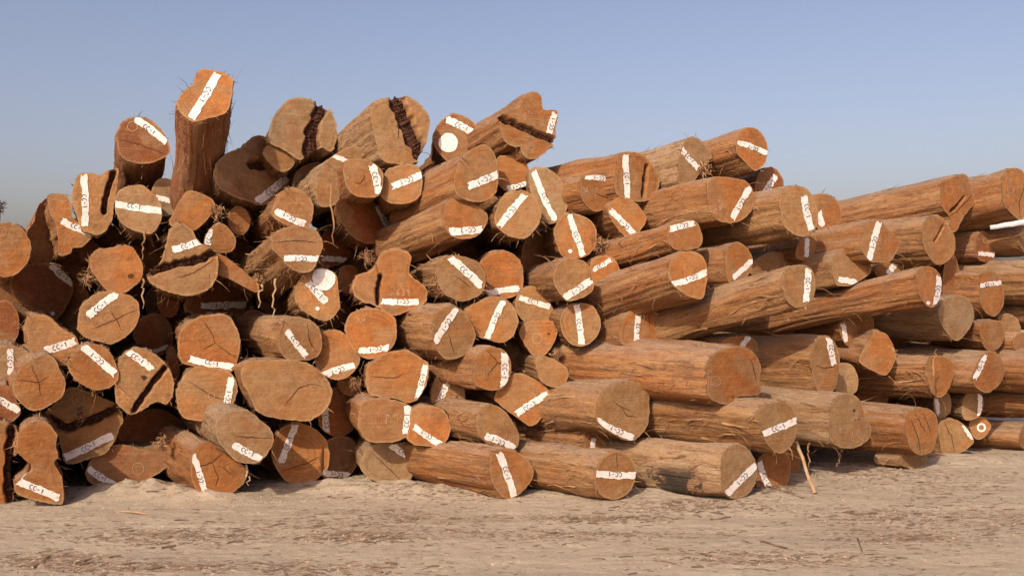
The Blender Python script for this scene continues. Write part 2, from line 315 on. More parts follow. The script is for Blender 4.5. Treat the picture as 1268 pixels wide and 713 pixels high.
L("614,262 620,247 631,238 648,236 662,244 670,260 669,272 662,285 650,295 632,293 617,283 612,272", -0.15, 13, 2, 2, 't',
  (650,241,618,280,9), "round tan log with stripe rising to the right and shaggy lower rim", fib=70)
L("719,231 720,220 729,217 746,217 757,226 759,243 751,257 737,262 726,254 720,245", -0.05, 46, 4, 1.6, 'o',
  (757,222,724,219,7), "stubby log with small chalk marks and stripe along its top edge", scrib=[(731,235)], flare=1.35, cracks=["738,240 757,246"])
L("762,215 768,192 782,188 796,192 807,203 816,220 814,237 805,247 793,250 779,248 766,243 760,231", 0.0, 46, 6, 1.8, 'o',
  (774,193,777,246,8), "orange log on the middle crest with upright stripe and split right edge", seams=[("801,206 799,222 797,244",4)], fib=14)
L("753,259 762,246 777,245 790,254 800,268 799,276 791,288 782,297 768,287 757,272", 0.0, 22, 4, 1.9, 'o',
  (785,290,756,261,8), "log with stripe down its lower left edge above ridged dark bark", fib=40)
L("690,275 697,266 707,264 723,268 735,277 739,291 737,305 726,317 712,320 698,319 690,305 686,288", 0.05, 9, 2, 2, 'o',
  (705,267,722,316,8), "orange log with long steep stripe in the centre of the pile", dots=[(706,311,2.5)])
L("646,318 650,298 662,283 672,278 683,285 691,302 691,319 684,330 664,340 650,338", 0.2, 11, 2, 2, 'r',
  (664,285,675,281,7,0), "dark brown shaded log in the centre with scarcely any stripe showing", face=58)
L("685,344 690,327 701,320 720,322 732,333 735,350 733,361 720,369 704,373 695,366 688,355", -0.2, 22, 2, 1.8, 't',
  (732,347,700,368,9), "rounded tan log in the centre with stripe over its lower right", fib=14)
L("731,327 737,319 754,317 765,327 767,344 760,361 746,372 733,369 730,350", 0.05, 11, 2, 1.9, 'o',
  (735,334,756,322,6), "log tucked behind the rounded tan central one, stripe near its top", fib=20)
L("592,332 602,314 618,309 634,314 645,324 648,341 646,358 631,369 611,368 598,360", 0.1, 9, 2, 2, 'o',
  (602,363,642,357,8,0), "log with a shadow over its top and stripe along its bottom, centre", fib=20)
L("542,347 540,333 549,320 563,316 582,320 594,327 601,341 600,355 594,365 574,373 557,368 546,358", -0.2, 24, 0, 1.8, 't',
  (557,319,596,354,10), "tan log with hairy fibrous side and stripe from its top to lower right", cracks=["562,341 575,349 582,356"], fib=130)
L("549,265 552,252 560,246 578,248 592,256 603,265 603,275 593,291 574,296 557,291 549,277", -0.2, 44, 12, 0.95, 'o',
  (598,284,556,287,10), "smooth-sided long log sloping down left, stripe along its lower edge, upper middle", fib=10, flare=1.1)
L("575,386 590,375 607,368 624,369 638,383 642,400 634,417 622,424 603,420 590,416 581,403", -0.1, 15, 0, 2, 'o',
  (623,373,603,419,8), "clean orange log with stripe straight across its middle leaning right")
L("536,400 540,386 557,379 571,383 582,397 589,414 583,431 568,443 551,444 540,431 535,414", -0.25, 30, 0, 1.7, 't',
  (565,383,539,423,9), "log with thick rough bark side and a fan shaped scar under its stripe", cracks=["556,413 558,425 562,438"], fib=50, flare=1.1)
L("638,376 644,360 659,354 673,361 683,378 689,395 672,399 655,400 643,392", 0.15, 11, 0, 2, 't',
  (642,368,683,380,7), "half shaded log stacked directly on the chalk-circled one, centre")
L("643,412 650,400 662,397 687,398 690,411 684,428 674,440 661,441 652,430", 0.1, 11, 0, 2, 'o', None,
  "chalk-circled orange log without stripe in the centre", chalk=[(665,419,6)], knots=[(679,413,1.8)])
L("694,392 703,379 718,375 735,380 743,394 743,408 735,421 720,429 706,425 696,411", -0.05, 13, 0, 2, 't',
  (714,377,720,427,8), "neat round log with upright stripe just above the long horizontal log's left end")
L("768,424 768,405 776,391 790,383 810,385 823,396 826,410 822,425 805,434 785,434", 0.05, 34, 4, 1.8, 'o',
  (791,385,788,424,7), "log with upright stripe peeking over the long horizontal log", cracks=["803,385 804,405"])
L("876,470 876,450 885,438 900,431 918,429 934,437 942,455 940,474 943,485 932,490 914,491 905,500 885,497 875,486", -0.3, 57, -1, 2.7, 'o', None,
  "longest horizontal log in the middle, grey top, unpainted lobed end", chalk=[(886,472,6)], knots=[(907,491,1.5)], fib=60, cracks=["930,445 936,470"], face=40)
L("890,434 898,420 915,416 930,417 938,426 938,440 930,448 905,447", 0.15, 52, 0, 1.8, 'o',
  (917,431,927,417,7,0), "small log end showing above the longest horizontal log's end")
L("738,510 744,488 762,474 785,472 799,478 804,497 803,522 793,539 782,546 768,542 748,530 738,520", -0.15, 48, 2, 1.5, 't',
  (783,542,739,521,9), "thick log with star knot scar and stripe low on its end, below the longest log", cracks=["758,495 768,503 782,509","768,503 776,514 788,516"], fib=60, face=32)
L("722,545 726,532 740,530 755,538 764,549 760,562 740,565 726,560", 0.05, 52, 0, 1.6, 'o',
  (736,536,733,557,7,0), "low flat log squeezed behind the two bottom front logs", fib=40)
L("607,566 612,558 625,555 640,559 652,568 661,584 656,598 640,614 626,617 612,602 606,582", 'g', 50, 0, 1.35, 'o',
  (618,560,637,615,9), "left of the three bottom front logs lying sideways, steep stripe", fib=26, face=30, flare=.95)
L("737,590 740,576 751,562 765,557 779,564 788,578 786,595 779,609 763,618 746,614 737,601", 'g', 54, 0, 1.7, 't',
  (788,588,738,586,9), "middle of the three bottom front logs, level stripe across its centre", fib=50, cracks=["763,560 764,578"], face=30)
L("893,587 894,565 904,553 918,550 929,559 937,576 937,592 929,609 918,616 904,616 895,606", 'g', 58, 0, 1.9, 'g',
  (937,574,900,611,9), "right of the three bottom front logs with black stained bark and rising stripe", fib=8, face=38, flare=.96, stain=True)
L("937,600 938,570 950,560 968,557 978,567 978,587 974,601 963,609 951,612 940,610", 0.0, 18, 0, 1.8, 'o',
  (940,572,955,610,8), "ground log right of the black stained one, top in shadow, steep stripe")
L("972,556 985,548 992,558 991,578 984,587 976,590 970,575", 0.25, 12, 0, 1.6, 'o', None,
  "orange sliver of a log behind the leaning stake's top")
L("940,528 935,517 937,508 951,500 974,497 985,511 987,525 985,542 976,556 965,561 953,553 946,542", -0.35, 58, -1, 2.0, 't',
  (944,537,986,520,9), "long log resting on the black stained one, lower half orange, stripe rising right", fib=90, face=34)
L("1029,505 1034,494 1046,487 1059,489 1068,502 1072,517 1079,532 1074,545 1059,554 1040,553 1029,545 1027,529", -0.35, 58, -1, 2.4, 'g', None,
  "foot shaped unpainted pale log end with chalk scribble, lower right", scrib=[(1059,540)], knots=[(1057,508,2),(1063,519,1.2),(1059,520,1)], fib=50, face=36)
L("1120,530 1122,517 1126,509 1139,505 1154,508 1161,520 1160,539 1157,554 1150,561 1138,563 1129,557 1124,545", -0.45, 58, 0, 3.0, 'o', None,
  "wedge shaped orange log end with fanned cracks beside the tan ground logs, lower right", cracks=["1128,520 1136,540 1140,560","1133,512 1146,535","1142,510 1152,535"], scrib=[(1138,518)], fib=30, face=36)
L("1007,468 1003,440 1013,418 1024,416 1035,426 1040,446 1037,468 1033,482 1021,491 1012,482", -0.2, 54, 0, 1.8, 't',
  (1026,418,1032,452,8), "tan log with dark upper half and a level black slit, right of the longest log", cracks=["1010,453 1020,455 1033,454"], fib=50, face=34)
L("1036,456 1043,449 1055,452 1062,465 1062,480 1055,488 1040,488 1034,480", 0.05, 15, 0, 1.8, 'g', None,
  "small grey shaded log right of the slit-marked tan log")
L("1040,400 1052,394 1068,393 1081,394 1081,413 1073,424 1059,431 1048,427 1041,416", 0.15, 28, 0, 1.8, 'o',
  (1043,400,1047,422,6,0), "orange log hanging just under the long sloping top log, stripe on its left rim")
L("1063,444 1072,428 1084,411 1098,414 1108,433 1108,447 1097,464 1081,459 1067,451", -0.1, 18, 0, 1.8, 'o', None,
  "kite shaped tan log without stripe, right part of the pile", fib=30)
L("1062,492 1066,472 1085,470 1098,488 1096,502 1075,502", 0.3, 44, 0, 1.8, 'r', None,
  "dark log in the deep gap above the wedge shaped orange one")
L("1135,350 1134,338 1141,331 1152,330 1162,337 1166,350 1164,368 1157,379 1148,379 1139,366", -0.75, 74, 12, 2.0, 'o',
  (1163,342,1158,378,8), "very long slender log slanting across the right side, small stripe on its end", chalk=[(1149,341,5)], dots=[(1149,375,2.4)], fib=26, face=42, flare=.72)
L("969,359 968,345 974,332 990,328 1004,332 1009,345 1009,362 1002,374 988,381 976,374", -0.62, 64, 16, 1.15, 't',
  (1001,333,998,373,8), "stout log slanting down left above the very long slender one, upright stripe", fib=50, face=34)
L("903,350 898,330 900,310 910,300 921,303 930,315 932,328 925,342 913,350", -0.05, 48, 6, 1.7, 'o',
  (931,323,908,344,7,0), "short visible log with stripe across its lower corner, between two striped neighbours", fib=14)
L("827,336 831,322 845,312 862,312 873,322 876,339 874,356 869,370 853,367 836,356 828,345", -0.3, 50, 14, 1.7, 'o',
  (875,337,833,352,8), "shield shaped log with stripe rising right across its middle", fib=30, face=30)
L("827,297 828,280 839,273 859,273 867,283 870,297 864,307 842,310 831,305", -0.2, 48, 12, 1.8, 'o',
  (859,276,829,284,8), "squarish small orange log end with stripe along its top", fib=20)
L("875,232 877,223 887,219 905,220 923,224 932,235 934,249 929,263 918,273 904,276 887,272 878,258", -0.2, 48, 8, 1.8, 'o',
  (928,233,907,271,8), "broad orange log near the right crest, steep stripe on its right half", scrib=[(890,252)], fib=26)
L("839,221 841,200 845,182 853,170 867,173 880,189 880,196 866,216 857,226 845,231", 0.1, 46, 8, 1.8, 'g',
  (842,183,865,209,7), "greyish crest log with fibrous right edge, right of the split-edged orange one", fib=60)
L("912,188 913,173 920,161 932,158 943,165 950,179 950,193 946,204 935,212 926,204 919,197", 0.1, 44, 10, 1.7, 'o',
  (949,190,914,177,7), "topmost log of the right hand crest, striped across and notched below", fib=40)
L("935,236 940,215 951,207 962,210 970,224 968,240 955,250 942,247", 0.15, 22, 6, 1.7, 'r',
  (946,241,960,219,8), "small reddish log just below the topmost right crest log", fib=14)
L("967,266 965,249 971,235 985,230 999,234 1009,249 1013,266 1009,283 996,293 979,288 969,277", -0.3, 50, 7, 1.7, 't',
  (995,243,1005,286,9), "large log with splintery underside and steep stripe on its right, right crest", fib=70)
L("1004,244 1022,240 1034,246 1041,258 1041,274 1028,285 1012,283 1006,262", 0.1, 22, 3, 1.7, 'o',
  (1013,262,1018,279,8,0), "orange log half hidden behind the splintery crest log")
L("985,315 989,301 1000,293 1010,295 1013,308 1011,318 1000,322 988,321", 0.1, 30, 3, 1.7, 'o',
  (999,295,998,319,6,0), "tiny log end in the shade beneath the splintery crest log")
L("928,337 938,320 958,312 980,318 990,332 975,342 950,344", 0.35, 48, 3, 1.7, 't', None,
  "tan log glimpsed in shade above the stout slanting one")
L("1034,350 1030,323 1043,309 1058,309 1074,320 1079,335 1066,347 1052,354 1040,354", -0.2, 50, 6, 1.8, 't',
  (1038,346,1060,350,8,0), "dusty flat-lit log with short stripe at its lower left, right side", fib=26)
L("1066,305 1071,283 1077,273 1089,272 1102,286 1113,296 1112,308 1103,323 1090,325 1076,323", -0.35, 52, 7, 1.8, 'o',
  (1088,276,1076,322,8), "diamond shaped orange log with steep full-length stripe", fib=30, face=30)
L("1083,336 1095,322 1108,315 1117,322 1119,334 1108,347 1095,347", 0.05, 22, 4, 1.7, 'o',
  (1100,338,1110,325,8,0), "small log corner showing below the diamond shaped one")
L("1114,574 1118,560 1130,555 1142,558 1149,567 1146,576 1130,579", 'g', 60, 0, 0.2, 'g', None,
  "shaded grey log on the soil beneath the wedge shaped orange one", face=36)
L("262,322 270,314 290,326 308,341 320,352 318,362 304,356 286,346 268,338", -0.05, 22, 0, 1.2, 'o', None,
  "thin lit orange wedge of a log right of the bell shaped one's split", fib=30)
L("98,300 106,292 118,300 124,312 112,326 100,318", 0.35, 20, 0, 1.6, 'r', None,
  "small shaded brown log between the narrow bent one and the heart shaped one", fib=40)
L("284,262 296,255 306,262 310,276 302,290 290,288 283,276", 0.3, 22, 2, 1.6, 'o', None,
  "small splintery log piece under the dark grey shaded crest log", fib=90)
L("196,366 206,360 218,366 222,380 214,392 202,390 195,379", 0.4, 20, 0, 1.6, 'r', None,
  "small brown log piece under the bell shaped one", fib=40)
L("300,392 312,384 326,388 330,402 320,412 306,410", 0.35, 20, 0, 1.6, 'r', None,
  "small brown log piece left of the cylindrical tan one", fib=50)
L("418,472 430,466 444,472 448,482 438,490 424,486", 0.3, 20, 0, 1.4, 't', None,
  "small broken log piece between the wide orange one and the dark round one", fib=70)
L("206,436 214,430 220,444 222,462 216,476 208,466", 0.3, 20, 0, 1.6, 'r', None,
  "narrow brown log sliver left of the two large round ones, lower left", fib=30)
# ---- right hand pile
L("1165,234 1166,225 1179,220 1193,215 1200,222 1206,242 1206,252 1194,268 1183,287 1174,282 1177,271 1168,258 1165,246", -0.1, 58, 10.5, 3.0, 'o', None,
  "long top log of the right pile with dripping funnel shaped end", seams=[("1178,262 1186,254 1194,244",3)], cracks=["1176,268 1190,256 1203,242"], chalk=[(1175,236,5)], fib=30, face=40, ker=(1184,248))
L("1241,240 1241,222 1248,210 1258,208 1268,214 1274,235 1272,258 1264,272 1252,264 1243,252", -0.1, 54, 12, 2.6, 'o', None,
  "unpainted top log of the right pile meeting the right edge of the picture", chalk=[(1251,235,4)], cracks=["1268,232 1262,250 1263,268"], fib=20, face=38)
L("1142,289 1143,277 1151,268 1165,269 1174,280 1182,292 1183,308 1177,320 1165,328 1157,326 1148,314 1143,302", -0.3, 56, 3, 2.6, 't', None,
  "tan oval log end with small central rot hole under the funnel shaped one", seams=[("1158,298 1162,292 1168,280",2.5)], fib=40, face=38)
L("1168,338 1172,322 1181,315 1187,330 1189,348 1187,360 1179,368 1168,367", -0.05, 12, 1, 2.2, 'o', None,
  "tan log end hidden behind the very long slender log's end", face=36)
L("1209,302 1212,289 1219,286 1228,298 1232,313 1229,323 1214,323 1208,313", 0.1, 52, 1, 2.2, 'r',
  (1212,314,1231,316,6,0), "shaded log under the pale pole with stripe along its bottom", chalk=[(1220,298,3)], face=34)
L("1213,348 1214,339 1228,335 1237,342 1243,360 1242,379 1231,392 1219,385 1213,369", -0.1, 54, 1, 2.4, 'o',
  (1213,354,1239,350,6), "orange log of the right pile with small level stripe near its top", face=38)
L("1275,350 1278,330 1290,322 1302,330 1306,350 1298,372 1286,374 1278,366", 0.0, 58, 1, 3.0, 't', None,
  "long tan log leaving the frame above the level-striped orange one, right pile", face=40, fib=20)
L("1162,391 1165,377 1179,367 1196,368 1206,385 1204,399 1196,413 1185,422 1176,416 1168,405", -0.25, 56, 2, 2.6, 'g', None,
  "grey topped unpainted log end with grooved dark body, right pile", fib=50, face=36)
L("1213,410 1216,400 1227,396 1241,399 1244,413 1238,430 1224,434 1216,424", -0.1, 22, 1, 2.4, 'o', None,
  "plain tan log end right of the grey topped one", face=34)
L("1236,393 1246,388 1257,392 1263,402 1263,413 1250,419 1243,412 1240,400", 0.1, 12, 1, 2.2, 'g', None,
  "small grey log end tucked above the plain tan one near the right edge")
L("1254,424 1262,413 1276,413 1282,425 1278,436 1262,437", 0.0, 48, 1, 2.2, 'o', None,
  "orange log scrap touching the right edge at mid height")
L("1204,466 1210,450 1221,437 1233,436 1242,447 1244,461 1238,475 1224,486 1213,483 1206,475", -0.25, 56, 1, 2.6, 'o',
  (1206,469,1220,438,7), "orange right-pile log with a small steep stripe on its left rim", fib=30, face=36)
L("1150,472 1146,457 1151,442 1163,440 1178,446 1181,462 1174,483 1164,492 1154,486", -0.25, 56, 1, 2.4, 'o', None,
  "log end draped with hanging bark strands, right pile", fib=110, face=36)
L("1272,462 1276,440 1290,432 1302,442 1306,462 1296,480 1282,484", -0.1, 58, 0, 3.0, 'o', None,
  "orange brown log leaving the frame right of the steep-striped rim log", face=40, fib=20)
L("1156,502 1158,488 1170,483 1177,492 1177,508 1169,517 1160,514", 0.1, 8, 0, 2.0, 'g',
  (1158,490,1162,513,5,0), "small shaded grey log below the bark-draped end")
L("1192,500 1196,488 1210,485 1217,492 1217,506 1210,517 1196,520 1191,511", 0.0, 8, 0, 2.0, 'g',
  (1213,488,1212,514,6,0), "grey shaded log with upright stripe on its right, low in the right pile")
L("1162,526 1170,519 1179,518 1194,526 1206,545 1198,555 1184,563 1177,566 1167,563 1163,542", 'g', 20, 0, 2.4, 't',
  (1193,526,1205,544,6,0), "low tan fan shaped log end on the ground, right pile", cracks=["1170,524 1178,540 1182,560"])
L("1200,524 1206,517 1216,516 1227,526 1223,537 1213,544 1205,540", 0.1, 6, 0, 2.2, 'o', None,
  "small diamond log end with a white ring painted on it", ring=[(1215,529,4.4)])
L("1262,546 1266,530 1278,524 1290,532 1292,548 1280,558 1268,556", 0.3, 60, 0, 2.2, 't', None,
  "log leaving the frame near the ground at the right edge", face=44)
L("1272,500 1276,485 1288,480 1298,490 1298,506 1288,516 1277,512", 0.25, 60, 0, 2.8, 'o', None,
  "dark log leaving the frame between two lighter ones at the right edge", face=44, fib=30)
L("1268,392 1272,378 1284,374 1294,384 1294,398 1284,406 1273,404", 0.4, 58, 0, 2.6, 'o', None,
  "shadowed log behind the level-striped orange one at the right edge", face=44)
L("1262,300 1266,284 1278,278 1290,288 1292,306 1280,316 1268,312", 0.2, 58, 0, 2.8, 't', None,
  "shadowed log behind the pale pole at the right edge", face=44)
# ---- middle left, low
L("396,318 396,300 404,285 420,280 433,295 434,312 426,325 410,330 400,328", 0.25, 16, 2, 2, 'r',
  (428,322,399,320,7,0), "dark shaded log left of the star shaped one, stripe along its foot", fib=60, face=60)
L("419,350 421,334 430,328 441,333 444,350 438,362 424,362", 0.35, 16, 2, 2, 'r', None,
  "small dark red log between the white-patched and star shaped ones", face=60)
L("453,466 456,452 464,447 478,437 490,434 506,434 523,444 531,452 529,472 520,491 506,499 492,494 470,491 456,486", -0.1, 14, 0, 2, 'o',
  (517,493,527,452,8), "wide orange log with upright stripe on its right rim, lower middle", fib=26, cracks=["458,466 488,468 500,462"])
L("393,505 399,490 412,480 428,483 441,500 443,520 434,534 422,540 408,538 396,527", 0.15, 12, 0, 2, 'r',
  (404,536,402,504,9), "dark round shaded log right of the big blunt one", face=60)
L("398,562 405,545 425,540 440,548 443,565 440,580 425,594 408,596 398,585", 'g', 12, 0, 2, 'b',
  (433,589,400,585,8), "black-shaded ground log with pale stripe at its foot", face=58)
L("443,525 446,503 456,494 478,493 504,500 515,511 513,531 501,542 481,548 456,546 447,536", -0.1, 20, 0, 1.9, 'o',
  (502,537,505,502,9), "barrel-like log with faint chalk figures and upright stripe on its right", scrib=[(483,516)], fib=10)
L("508,511 515,503 526,502 543,504 554,514 558,531 553,545 543,553 526,552 512,550 504,543 508,527", -0.05, 12, 0, 1.9, 'o',
  (546,550,513,528,8), "round orange log, shadow at left, stripe across its lower left, bottom middle")
L("445,576 450,562 458,553 470,549 487,549 505,548 517,555 517,570 512,587 501,601 481,600 456,591", 'g', 14, 0, 2, 'g',
  (485,551,516,571,9), "angular grey tan ground log with stripe over its top right corner", cracks=["460,560 482,580 500,598"])
L("533,492 538,470 548,460 562,462 573,475 576,490 574,503 557,514 543,508", 0.15, 14, 0, 2, 't',
  (541,504,556,467,8), "log in half shade with steep stripe left of the cracked right-rim-striped log")
L("585,464 590,444 602,431 619,431 630,441 633,458 627,475 616,483 602,482 588,475", -0.2, 40, 0, 1.6, 'o',
  (625,437,624,478,10), "orange log with branching cracks and stripe down its right rim", cracks=["602,433 616,448 632,462","616,448 604,464"], fib=8)
L("612,492 622,475 638,462 656,466 675,478 682,490 680,505 672,516 659,528 648,522 636,514 620,502", 0.0, 16, 0, 2, 'o',
  (639,513,678,488,9), "angular orange log with long clean stripe rising right, lower centre", fib=20)
L("664,456 664,444 673,440 690,447 701,455 704,466 695,478 684,479 670,472", -0.05, 17, 0, 1.9, 't', None,
  "small blank tan log end left of the thick knot-scarred log", fib=14)
L("627,434 640,424 655,430 663,445 665,462 650,468 640,456 630,446", 0.25, 16, 0, 2, 'r', None,
  "little dark brown log under the chalk-circled one", fib=30)
L("590,530 590,515 600,503 617,503 631,516 642,536 642,550 634,558 617,553 598,545", -0.15, 44, 0, 1.3, 't',
  (637,554,600,539,9), "grey tan log with stripe at its foot lying on the left bottom front log", fib=60, face=26)
L("165,410 172,395 190,388 205,393 214,412 212,430 200,440 180,434 168,425", 0.35, 18, 0, 2, 'r',
  (188,436,207,429,6,0), "black-shaded log right of the diagonally cracked tan one", fib=14, face=60)
L("-14,387 5,372 18,380 24,400 18,422 -8,428 -18,410", 0.35, 10, 0, 2, 'r', None,
  "dark log at the left edge under the red-brown shaded one")
# ---------------------------------------------------------------- geometry helpers
def meshobj(name, verts, faces, mat, parent=None, smooth=False, color=None, kind=None):
    me = bpy.data.meshes.new(name); me.from_pydata(verts, [], faces); me.update()
    if smooth:
        for p in me.polygons: p.use_smooth = True
    me.materials.append(mat)
    o = bpy.data.objects.new(name, me); C.objects.link(o)
    if parent: o.parent = parent
    if color: o.color = (*color, 1)
    if kind: o['kind'] = kind
    return o
def ray(px, py): return Vector(((px - CX) / F, 1.0, -(py - CY) / F))
def lerp_tab(x, tab):
    if x <= tab[0][0]: return tab[0][1]
    for (a, va), (b, vb) in zip(tab, tab[1:]):
        if x <= b: return va + (vb - va) * (x - a) / (b - a)
    return tab[-1][1]
YB = [(-20, 7.05), (300, 7.2), (600, 7.3), (850, 7.35), (960, 7.5), (1050, 8.0), (1170, 8.6), (1300, 9.0)]
def depth(x, y): return lerp_tab(x, YB) + max(0, 600 - y) / 500 * 0.75
def P2(s): return [tuple(float(v) for v in p.split(',')) for p in s.split()]
def centroid(p):
    A = cx = cy = 0
    for (x0, y0), (x1, y1) in zip(p, p[1:] + p[:1]):
        k = x0 * y1 - x1 * y0; A += k; cx += (x0 + x1) * k; cy += (y0 + y1) * k
    return cx / (3 * A), cy / (3 * A)
def smooth_closed(p, n):
    out = []; m = len(p)
    for i in range(m):
        p0, p1, p2, p3 = p[i - 1], p[i], p[(i + 1) % m], p[(i + 2) % m]
        for k in range(8):
            t = k / 8
            out.append(tuple(0.5 * ((2 * p1[j]) + (-p0[j] + p2[j]) * t + (2 * p0[j] - 5 * p1[j] + 4 * p2[j] - p3[j]) * t * t
                                    + (-p0[j] + 3 * p1[j] - 3 * p2[j] + p3[j]) * t ** 3) for j in (0, 1)))
    d = [0]
    for a, b in zip(out, out[1:] + out[:1]): d.append(d[-1] + math.dist(a, b))
    tot = d[-1]; res = []; j = 0
    for i in range(n):
        s = tot * i / n
        while d[j + 1] < s: j += 1
        t = (s - d[j]) / max(1e-9, d[j + 1] - d[j]); a = out[j]; b = out[(j + 1) % len(out)]
        res.append((a[0] + (b[0] - a[0]) * t, a[1] + (b[1] - a[1]) * t))
    return res
def ribbon(V, Fc, pts, w, nrm, taper=True):
    """a thin strip following 3D points"""
    n = len(pts); b = len(V)
    for i, p in enumerate(pts):
        t = (pts[min(i + 1, n - 1)] - pts[max(i - 1, 0)]).normalized()
        s = t.cross(nrm)
        if s.length < 1e-4: s = Vector((1, 0, 0))
        s.normalize(); k = w * (1 - 0.75 * i / (n - 1)) if taper else w
        V.append(p - s * k); V.append(p + s * k); V.append(p + nrm * k * 0.8)
    for i in range(n - 1):
        a = b + 3 * i
        Fc += [(a, a + 3, a + 5, a + 2), (a + 2, a + 5, a + 4, a + 1), (a + 1, a + 4, a + 3, a)]

STROKES = {'C': [[(0.85, 0.82), (0.6, 1.0), (0.3, 0.92), (0.08, 0.62), (0.08, 0.34), (0.3, 0.08), (0.6, 0.0), (0.88, 0.16)]],
           '-': [[(0.1, 0.48), (0.75, 0.52)]], '1': [[(0.15, 0.72), (0.45, 1.0), (0.42, 0.0)]],
           '6': [[(0.75, 0.95), (0.3, 0.7), (0.12, 0.3), (0.4, 0.02), (0.75, 0.2), (0.65, 0.48), (0.2, 0.4)]],
           '3': [[(0.1, 0.9), (0.6, 1.0), (0.75, 0.75), (0.35, 0.55), (0.8, 0.35), (0.65, 0.05), (0.1, 0.05)]],
           '9': [[(0.75, 0.7), (0.4, 0.5), (0.15, 0.75), (0.45, 1.0), (0.75, 0.75), (0.65, 0.0)]]}

def make_log(rec, idx, plain=False):
    pts, dz, yaw, pitch, ln, tone, stripe, label, ex = rec
    rnd = random.Random(idx * 13 + 5)
    seams = [(P2(s_), w_) for s_, w_ in ex.get('seams', [])] + [([(a - r, b), (a + r, b)], r2 * 2) for (a, b, r, r2) in ex.get('holes', [])]
    poly = P2(pts); N = 128 if seams else 64
    out = smooth_closed(poly, N)
    cx, cy = ex.get('ker') or centroid(poly)
    yb = max(p[1] for p in poly)
    if dz != 'g' and dz > 0 and tone in 'rb' and not plain: dz = min(0.62, dz * 2.6)
    if dz != 'g' and dz < 0: dz *= 1.6 if cx < 300 else (1.25 if cx > 640 and dz > -.45 else 1.0)
    yaw = max(yaw, math.degrees(math.atan((CX - cx) / F)) + 2)
    if dz == 'g': Y = H * F / (yb - CY)
    else: Y = depth(cx, yb) + dz
    th, ph = R(yaw + rnd.uniform(-2, 2)), R(pitch + rnd.uniform(-1, 1) * (dz != 'g'))
    ax = Vector((math.sin(th) * math.cos(ph), -math.cos(th) * math.cos(ph), math.sin(ph)))
    thf = R(ex.get('face', min(yaw, 30))); phf = ph * 0.75
    nf = Vector((math.sin(thf) * math.cos(phf), -math.cos(thf) * math.cos(phf), math.sin(phf)))
    org = Vector((0, 0, H)); P0 = org + ray(cx, cy) * Y
    if dz == 'g':                       # put the lowest rim point exactly on the soil
        bx, by = max(poly, key=lambda p: p[1])
        Pb = org + ray(bx, by) * (H * F / (by - CY)); r = ray(cx, cy); P0 = org + r * ((Pb - org).dot(nf) / r.dot(nf))
    # local frame: +z out of the sawn end along the trunk, y as upright as possible
    z = ax; x = Vector((0, 0, 1)).cross(z).normalized(); y = z.cross(x)
    M = Matrix((x, y, z)).transposed().to_4x4(); M.translation = P0; Mi = M.inverted()
    def onface(px, py, off=0.0):
        r = ray(px, py); t = (P0 - org).dot(nf) / r.dot(nf)
        return Mi @ (org + r * t + nf * off)
    root = bpy.data.objects.new('log', None); C.objects.link(root); root.matrix_world = M
    root.empty_display_size = 0.1
    root['label'] = label; root['category'] = 'log'; root['group'] = 'sawn logs stacked in the timber piles' if not plain else 'shaded logs deep inside the pile'
    px2m = Y / F
    def cleft(px, py):
        d = 0.0
        for pp, wd in seams:
            for (ax_, ay), (bx_, by_) in zip(pp, pp[1:]):
                vx, vy = bx_ - ax_, by_ - ay; t = max(0, min(1, ((px - ax_) * vx + (py - ay) * vy) / (vx * vx + vy * vy + 1e-9)))
                q_ = math.hypot(px - ax_ - vx * t, py - ay - vy * t) / (wd * 0.5 * (1.15 + .7 * noise.noise(Vector((px * .11, py * .11, idx)))))
                d = max(d, max(0.0, min(1.0, (1.15 - q_) / .35)))
        return d
    # ---- outline in local space with a slightly ragged rim
    rim = []
    for i, (a, b) in enumerate(out):
        k = 1 + 0.024 * noise.noise(Vector((a * 0.16, b * 0.16, idx))) + 0.011 * rnd.uniform(-1, 1)
        pr = onface(cx + (a - cx) * k, cy + (b - cy) * k)
        if seams: pr = pr - Vector((0, 0, 1)) * cleft(a, b) * 0.07; 
        rim.append(pr)
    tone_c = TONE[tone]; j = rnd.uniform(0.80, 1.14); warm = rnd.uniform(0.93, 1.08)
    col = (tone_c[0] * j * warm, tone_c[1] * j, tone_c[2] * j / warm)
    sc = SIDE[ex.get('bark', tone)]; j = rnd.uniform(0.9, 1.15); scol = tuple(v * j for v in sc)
    # ---- sawn end
    rhos = [0.0, 0.2, 0.4, 0.6, 0.76, 0.88, 0.95, 1.0]
    if seams: rhos = [0.0] + [(k + 1) / 26 for k in range(26)]
    V = [Vector((0, 0, -0.06 * cleft(cx, cy)))]; rv = [0.0]; dv = [(0, 0, 0)]; rot = [cleft(cx, cy)]
    for q in rhos[1:]:
        for i in range(N):
            p = rim[i] * q; cl = 0.0
            if seams and q < 1:
                cl = cleft(cx + (out[i][0] - cx) * q, cy + (out[i][1] - cy) * q)
                p = onface(cx + (out[i][0] - cx) * q, cy + (out[i][1] - cy) * q) - Vector((0, 0, 1)) * cl * (0.065 + 0.02 * noise.noise(Vector((out[i][0] * q * .4, out[i][1] * q * .4, 1))))
            elif seams: cl = cleft(*out[i])
            rot.append(cl)
            if q < 1: p = p + Vector((0, 0, 1)) * 0.0015 * noise.noise(p * 25 + Vector((idx, 0, 0)))
            V.append(p); rv.append(q); an = math.atan2(rim[i].y, rim[i].x); dv.append((math.cos(an), math.sin(an), q))
    Fc = [(0, 1 + i, 1 + (i + 1) % N) for i in range(N)]
    for k in range(len(rhos) - 2):
        b0 = 1 + k * N
        for i in range(N): j2 = (i + 1) % N; Fc.append((b0 + i, b0 + N + i, b0 + N + j2, b0 + j2))
    a0, b0_, c0 = V[0], V[1 + N], V[1 + N + N // 4]
